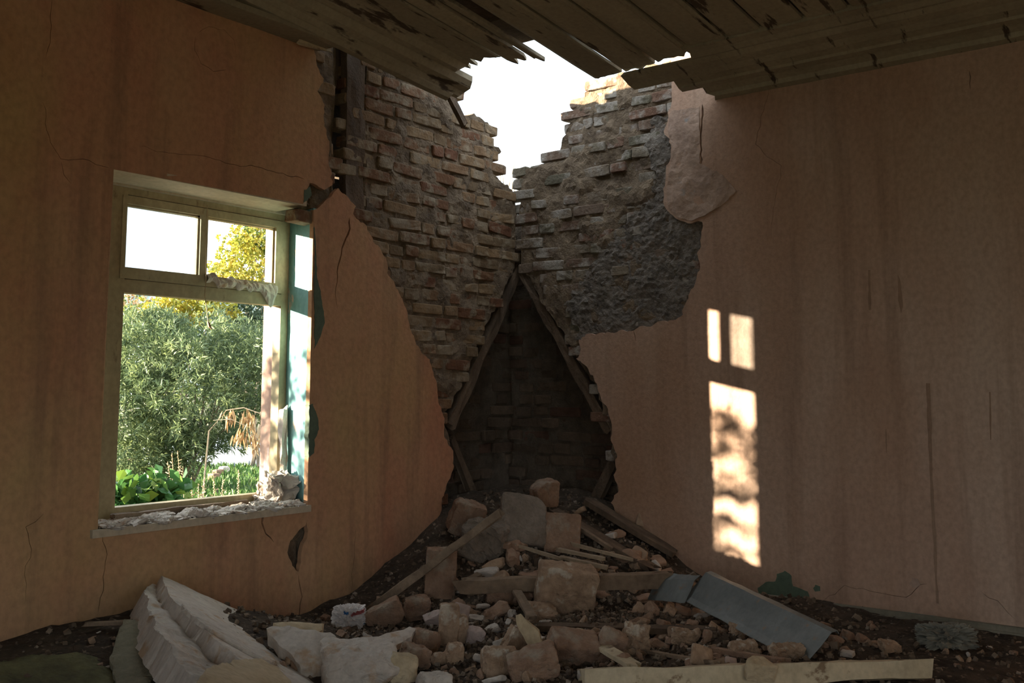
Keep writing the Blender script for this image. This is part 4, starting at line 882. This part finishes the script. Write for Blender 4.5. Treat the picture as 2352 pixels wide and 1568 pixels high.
# ================================================================== OUTSIDE
gd = MB()
for a, b in (((-400, .5, -.3), (400, 700, -.02)), ((-400, -400, -.3), (400, -6.7, -.02)), ((-400, -6.7, -.3), (-7.9, .5, -.02)), ((.5, -6.7, -.3), (400, .5, -.02))): gd.box(a, b)
gd.build('garden_ground', M['ground'], kind='structure')
def leaves(n, ptfn, ln, wd, m, name, parent, seed, whorl=10, spread=.9, up=.5, fold=.25, **k):
    rs = np.random.RandomState(seed); V = []; F = []; R_ = []; i = 0
    while i < n:
        c, out = ptfn(rs); ax = np.array(out) + np.array([0, 0, up]) + rs.normal(0, .35, 3); ax /= np.linalg.norm(ax)
        base = rs.rand()
        for _ in range(whorl):
            d = ax + rs.normal(0, spread, 3); d /= np.linalg.norm(d); l = ln * rs.uniform(.7, 1.2); w = wd * rs.uniform(.8, 1.2)
            s = np.cross(d, rs.normal(0, 1, 3)); s /= np.linalg.norm(s); nn_ = np.cross(d, s); p = np.array(c) + rs.normal(0, .25 * ln, 3)
            b = len(V)
            V += [p, p + d * l * .45 + s * w - nn_ * w * fold, p + d * l * .5 + nn_ * 0, p + d * l * .45 - s * w - nn_ * w * fold, p + d * l - np.array([0, 0, .12 * l])]
            F += [(b, b + 1, b + 2), (b, b + 2, b + 3), (b + 1, b + 4, b + 2), (b + 2, b + 4, b + 3)]
            r = min(1, max(0, base * .6 + rs.rand() * .4)); R_ += [r] * 4; i += 1
    return mesh(name, V, F, m, parent, rnd=R_, **k)
def ell(c, r, shell=.5, zmin=None):
    c = np.array(c); r = np.array(r)
    def f(rs):
        while True:
            d = rs.normal(0, 1, 3); d /= np.linalg.norm(d); q = (shell + (1 - shell) * rs.rand() ** .5); p = c + d * q * r * (1 + .12 * math.sin(7 * d[0] + 5 * d[2]))
            if zmin is None or p[2] > zmin: return p, d
    return f
def multi(fs, wts):
    wts = np.array(wts, float); wts /= wts.sum()
    return lambda rs: fs[rs.choice(len(fs), p=wts)](rs)
def stems(base, tips, r0, m, name, parent, seed=0):
    rs = random.Random(seed); mb = MB(); base = Vector(base)
    for t in tips:
        t = Vector(t); mid = base.lerp(t, .5) + Vector((rs.gauss(0, .12), rs.gauss(0, .12), .15)); b0 = base + Vector((rs.gauss(0, .1), rs.gauss(0, .1), 0))
        mb.tube([b0, b0.lerp(mid, .5) + Vector((rs.gauss(0, .04), 0, .03)), mid, t], [r0, r0 * .8, r0 * .55, r0 * .25], 5)
    return mesh(name, mb.V, mb.F, m, parent)
def outp(u, v, dep): return atd(u, v, dep)
# big long-leaved bush
bc = outp(430, 900, 12.5); bb_ = Vector((outp(420, 1100, 12.5).x, outp(420, 1100, 12.5).y, 0))
bush = empty('oleander_bush', bb_, label='large grey-green bush with long narrow leaves filling the lower window', cat='bush')
W_ = 12.5 / FX
def camell(u, v, dep, ru, rv, rd, shell=.5, zmin=.1):
    c = np.array(outp(u, v, dep)); k = dep / FX; Rn = np.array(Rv); Un = np.array((0, 0, 1.)); Dn = np.array(Vector((Fv.x, Fv.y, 0)).normalized())
    def f(rs):
        while True:
            d = rs.normal(0, 1, 3); d /= np.linalg.norm(d); q = shell + (1 - shell) * rs.rand() ** .5
            o = Rn * d[0] + Un * d[2] + Dn * d[1]; p = c + (Rn * d[0] * ru * k + Un * d[2] * rv * k + Dn * d[1] * rd) * q * (1 + .1 * math.sin(9 * d[0] + 6 * d[2] + 4 * d[1]))
            if p[2] > zmin: return p, o
    return f
leaves(40000, multi([camell(430, 890, 12.5, 190, 175, 1.0, .55), camell(290, 980, 12.2, 130, 140, .8, .5), camell(330, 800, 12.4, 120, 90, .6, .5), camell(580, 840, 12.6, 110, 110, .7, .5), camell(380, 1020, 12.4, 90, 90, .6, .4), camell(490, 990, 12.6, 50, 40, .4, .4)], [5, 3, 2, 2.2, 1.3, .3]), .105, .0092, M['oleander'], 'foliage', bush, 1, 10, .75, .7)
stems(bb_, [outp(u, v, 12.4) for u, v in ((330, 800), (400, 780), (470, 800), (540, 850), (580, 930), (300, 950), (500, 900), (450, 870), (380, 900))], .02, M['twig'], 'stem', bush, 3)
# yellow-leaved tree behind, right
def basept(u, dep): p = outp(u, 1000, dep); return Vector((p.x, p.y, 0))
t = empty('yellow_leaved_tree', basept(560, 18), label='yellow-leaved tree seen through the upper right pane opening', cat='tree')
leaves(4200, multi([camell(565, 600, 18, 66, 78, .9, .2), camell(585, 560, 18, 50, 50, .7, .2), camell(530, 640, 17.6, 50, 50, .6, .2)], [3, 1.6, 1.4]), .075, .024, M['yellowleaf'], 'foliage', t, 2, 6, 1, .2)
leaves(1100, camell(600, 545, 18.3, 55, 45, .8, .2), .075, .02, M['greenleaf'], 'foliage', t, 12, 6, 1, .2)
stems(basept(560, 18), [outp(u, v, 18) for u, v in ((540, 560), (580, 540), (610, 600), (560, 620), (600, 520))], .04, M['twig'], 'trunk', t, 4)
t = empty('yellow_leaved_shrub', basept(370, 15.5), label='bright yellow shrub rising just behind the top of the long-leaved bush', cat='shrub')
leaves(3600, multi([camell(390, 715, 15.5, 70, 42, .5, .2), camell(430, 690, 15.5, 55, 30, .5, .2), camell(500, 715, 15.5, 50, 38, .5, .2), camell(285, 722, 15.2, 30, 20, .3, .2)], [3, 2, 2, .6]), .07, .022, M['yellowleaf'], 'foliage', t, 3, 6, 1, .2)
stems(basept(370, 15.5), [outp(u, v, 15.5) for u, v in ((350, 700), (400, 690), (440, 680), (500, 700))], .03, M['twig'], 'stem', t, 5)
t = empty('evergreen_tree', basept(590, 16), label='dark evergreen tree behind the bush at the right side of the window', cat='tree')
leaves(3600, multi([camell(600, 760, 16, 70, 90, .8, .3), camell(560, 720, 16.6, 60, 50, .8, .3)], [3, 1]), .07, .018, M['darkleaf'], 'foliage', t, 4, 7, 1, .2)
stems(basept(590, 16), [outp(u, v, 16) for u, v in ((570, 720), (600, 700), (630, 760))], .04, M['twig'], 'trunk', t, 6)
t = empty('hedge', basept(450, 20), label='dark green hedge far behind the bush closing the view', cat='hedge')
leaves(9000, multi([camell(300, 830, 20, 120, 110, .8, .2), camell(450, 830, 20, 120, 110, .8, .2), camell(600, 850, 20, 110, 120, .8, .2)], [1, 1, 1]), .13, .032, M['greenleaf'], 'foliage', t, 31, 7, 1, .2)
stems(basept(450, 20), [outp(u, v, 20) for u, v in ((300, 800), (380, 820), (460, 790), (540, 800), (620, 820))], .04, M['twig'], 'stem', t, 33)
t = empty('bare_shrub', basept(300, 17), label='twiggy half-bare shrub behind the bush at the upper left of the lower opening', cat='shrub')
stems(basept(300, 17), [outp(250 + 14 * q, 660 + 22 * ((q * 7) % 4), 17 + .05 * q) for q in range(16)], .012, M['twig'], 'stem', t, 7)
leaves(900, camell(310, 730, 17, 80, 55, .6, .1), .06, .018, M['greenleaf'], 'foliage', t, 5, 5, 1, .2)
leaves(500, camell(300, 700, 17, 60, 30, .6, .1), .06, .018, M['dryleaf'], 'dry_leaves', t, 6, 4, 1, .2)
# ivy clump near the window
ip = at(340, 1150) if False else outp(335, 1150, 7.4)
t = empty('ivy_clump', (ip.x, ip.y, 0), label='glossy broad-leaved ivy clump just outside the lower left of the window', cat='plant')
leaves(420, multi([camell(330, 1135, 7.4, 85, 38, .22, .2, .05), camell(290, 1150, 7.3, 60, 45, .2, .2, .05), camell(390, 1130, 7.5, 35, 30, .15, .2, .05)], [3, 2, 1]), .105, .052, M['ivyleaf'], 'foliage', t, 7, 3, .8, .3, .15)
leaves(700, camell(330, 1230, 7.5, 110, 75, .3, .3, .03), .07, .03, M['ivyleaf'], 'foliage', t, 17, 3, .8, .3, .15)
stems((ip.x, ip.y, 0), [outp(u, v, 7.4) for u, v in ((290, 1120), (340, 1110), (390, 1115), (410, 1130))], .006, M['twig'], 'stem', t, 8)
# grass
rsn = np.random.RandomState(9); V = []; F = []; R_ = []
for _ in range(15000):
    dep = rsn.uniform(8.5, 26); u = rsn.uniform(240, 700); p = outp(u, 1000, dep); x, y = p.x + rsn.normal(0, .1), p.y + rsn.normal(0, .1)
    h_ = rsn.uniform(.03, .09); a = rsn.rand() * 6.28; w = .006 + dep * .0004; dx, dy = math.cos(a) * w, math.sin(a) * w; lx, ly = rsn.normal(0, .4 * h_, 2); b = len(V)
    V += [(x - dx, y - dy, -.02), (x + dx, y + dy, -.02), (x + lx * .4 + dx * .7, y + ly * .4 + dy * .7, h_ * .6), (x + lx * .4 - dx * .7, y + ly * .4 - dy * .7, h_ * .6), (x + lx, y + ly, h_)]
    F += [(b, b + 1, b + 2, b + 3), (b + 3, b + 2, b + 4)]; r = rsn.rand(); R_ += [r, r]
mesh('grass', V, F, M['grass'], rnd=R_, label='green grass growing outside the window', category='grass', kind='stuff')
# dry seed stems
for q, (u, v, dep, h_) in enumerate([(395, 1040, 9.0, 70), (408, 1035, 9.1, 80), (385, 1060, 8.9, 60), (420, 1070, 9, 60), (440, 1095, 8.4, 50), (470, 1095, 8.5, 45), (490, 1085, 8.8, 60), (548, 1078, 9.2, 62), (455, 1110, 8.2, 40), (512, 1100, 8.6, 45)]):
    P = outp(u, v, dep); mb = MB(); bx_, by_ = P.x + random.Random(q).gauss(0, .04), P.y
    top = Vector(P); base = Vector((bx_, by_, 0)); mb.tube([base, base.lerp(top, .5) + Vector((.02, 0, 0)), top], [.004, .003, .002], 4)
    for z_ in range(10):
        c = base.lerp(top, .55 + .045 * z_); mb.tube([c, c + Vector((random.Random(q * 50 + z_).gauss(0, .018), random.Random(q * 50 + z_ + 7).gauss(0, .018), .012))], [.006, .004], 4)
    tag(mesh('seed_plant', mb.V, mb.F, M['drystem'], origin=base), 'dry brown seed stem standing in the grass outside the window', 'dry plant', 'dry seed stems outside the window')
# arching branch with dry hanging leaves
t = empty('dry_branch', basept(560, 11.5), label='arching twig with hanging dry brown leaves right of the bush', cat='branch')
mb = MB(); mb.tube([basept(470, 11.5), outp(480, 990, 11.5), outp(520, 942, 11.5), outp(560, 936, 11.5), outp(600, 950, 11.5), outp(640, 985, 11.5)], [.012, .010, .008, .007, .005, .003], 5)
mb.tube([outp(490, 965, 11.5), outp(530, 962, 11.4), outp(570, 980, 11.4)], .004, 4); mesh('stem', mb.V, mb.F, M['twig'], t)
def hang(rs):
    u, v = [(562, 955), (572, 960), (552, 990), (568, 990), (585, 1010), (545, 1000), (595, 1020), (530, 950)][rs.randint(8)]
    p = np.array(outp(u + rs.normal(0, 5), v + rs.normal(0, 6), 11.5)); return p, np.array([0, 0, -1.6])
leaves(130, hang, .13, .014, M['dryleaf'], 'dry_leaves', t, 8, 5, .25, -1.5)
# pale sheet on the ground far off
P = basept(580, 19); sh_ = []
ns = 16
V = []; F = []
for i in range(ns + 1):
    for j in range(ns + 1):
        a = (i / ns - .5) * 2.4; b = (j / ns - .5) * 5; rr = Vector((Rv.x, Rv.y, 0)) * a + Vector((Fv.x, Fv.y, 0)).normalized() * b
        V.append((P.x + rr.x, P.y + rr.y, .28 + .05 * fbm(i * .3, j * .3, 0, 3)))
for i in range(ns):
    for j in range(ns): a = i * (ns + 1) + j; F.append((a, a + ns + 1, a + ns + 2, a + 1))
o = mesh('pale_sheet', V, F, M['sheet'], origin=P, label='pale bluish-white sheet lying on the ground beyond the bush', category='sheet')
md = o.modifiers.new('thickness', 'SOLIDIFY'); md.thickness = .3; md.offset = -1
# rubble in the grass
for q, (u, v) in enumerate([(500, 1085), (515, 1078), (490, 1095)]):
    dep = 1.21 / ((v - 900) / FX) * .97; P = outp(u, v, dep); V, F = chunkgeo((.13, .12, .08), 300 + q, .06, 4, 8); o = mesh('garden_stone', V, F, M['redbrick'] if q != 1 else M['whiteplaster']); o.location = (P.x, P.y, .05)
    tag(fixn(o), ['reddish broken stone in the grass outside, the middle one', 'whitish broken stone in the grass outside the window', 'reddish broken stone in the grass outside, nearest to the sill'][q], 'stone')
# distant hill
V = []; F = []; n = 60
for i in range(n + 1):
    u = -100 + 1000 * i / n; h_ = 632 - 30 * math.exp(-((u - 385) / 22) ** 4) + .05 * (u - 385) + 7 * fbm(u * .06, 0, 0, 3) + 40 * sm(365, 340, u) 
    for j in range(6):
        p = outp(u, 1000, 420 + j * 20); k = (900 - (h_ if j == 2 else h_ + abs(j - 2) * 40)) / FX * (420 + j * 20); V.append((p.x, p.y, max(-1, 1.2 + k + 1.5 * fbm(u * .2, j, 3, 3))))
for i in range(n):
    for j in range(5): a = i * 6 + j; F.append((a, a + 6, a + 7, a + 1))
mesh('hill', V, F, M['hill'], kind='structure')
# leafless tree seen over the broken corner
bt_ = basept(1170, 11.5)
t = empty('bare_tree', bt_, label='leafless tree whose thin twigs show in the gap of the broken corner', cat='tree')
mb = MB(); rs = random.Random(12)
mb.tube([bt_, bt_ + Vector((0, 0, 1.5)), outp(1165, 560, 11.5)], [.05, .04, .02], 6)
for u, v in ((1150, 350), (1185, 365), (1190, 380), (1160, 400), (1195, 410), (1152, 370), (1172, 420), (1180, 355)):
    a = outp(1165 + rs.uniform(-8, 8), 560, 11.5); b = outp(u, v, 11.5 + rs.gauss(0, .3)); c = a.lerp(b, .5) + Vector((rs.gauss(0, .05), rs.gauss(0, .05), 0)); mb.tube([a, c, b], [.010, .007, .003], 4)
mesh('trunk', mb.V, mb.F, M['twig'], t)
# shrub outside, left of the window: the one that dapples the sun on the wall
sp = Vector((-5.2, 2.40, 0))
t = empty('garden_shrub', sp, label='leafy shrub outside to the left of the window', cat='shrub')
CL = [(.12, 2.06, .12, .05), (-.16, 2.12, .05, .03), (.0, 1.80, .30, .045), (-.12, 1.70, .1, .03), (.15, 1.55, .2, .035), (-.1, 1.50, .16, .03), (-.02, 1.36, .16, .035), (.2, 1.36, .12, .05), (-.14, 1.25, .1, .04), (.14, 1.22, .12, .03), (.02, 1.98, .16, .025), (-.05, 1.62, .2, .02), (.45, 1.9, .16, .2), (.5, 1.5, .2, .3), (0, 1.0, .4, .2), (-.6, 1.7, .25, .35), (-.5, 1.1, .3, .3)]
CW = np.array([c[2] * (c[3] + .03) for c in CL]); CW /= CW.sum()
def shp(rs):
    k = CL[rs.choice(len(CL), p=CW)]; d = rs.normal(0, 1, 3); d /= np.linalg.norm(d); q = d * rs.rand() ** .4
    pr = k[0] + q[0] * k[2]; return np.array(sp) + np.array([pr * .62, pr * .785, k[1] + q[2] * k[3] + .25 * math.sin(3 * pr + k[1] * 5) * .2]) + np.array([.785, -.62, 0]) * q[1] * .2, d
leaves(7800, shp, .055, .012, M['greenleaf'], 'foliage', t, 21, 8, .8, .3)
stems(sp, [sp + Vector((a, a, b)) for a, b in ((-.3, 1.7), (.1, 1.9), (.3, 1.5), (.4, 1.2), (-.4, 1.3))], .015, M['twig'], 'stem', t, 9)
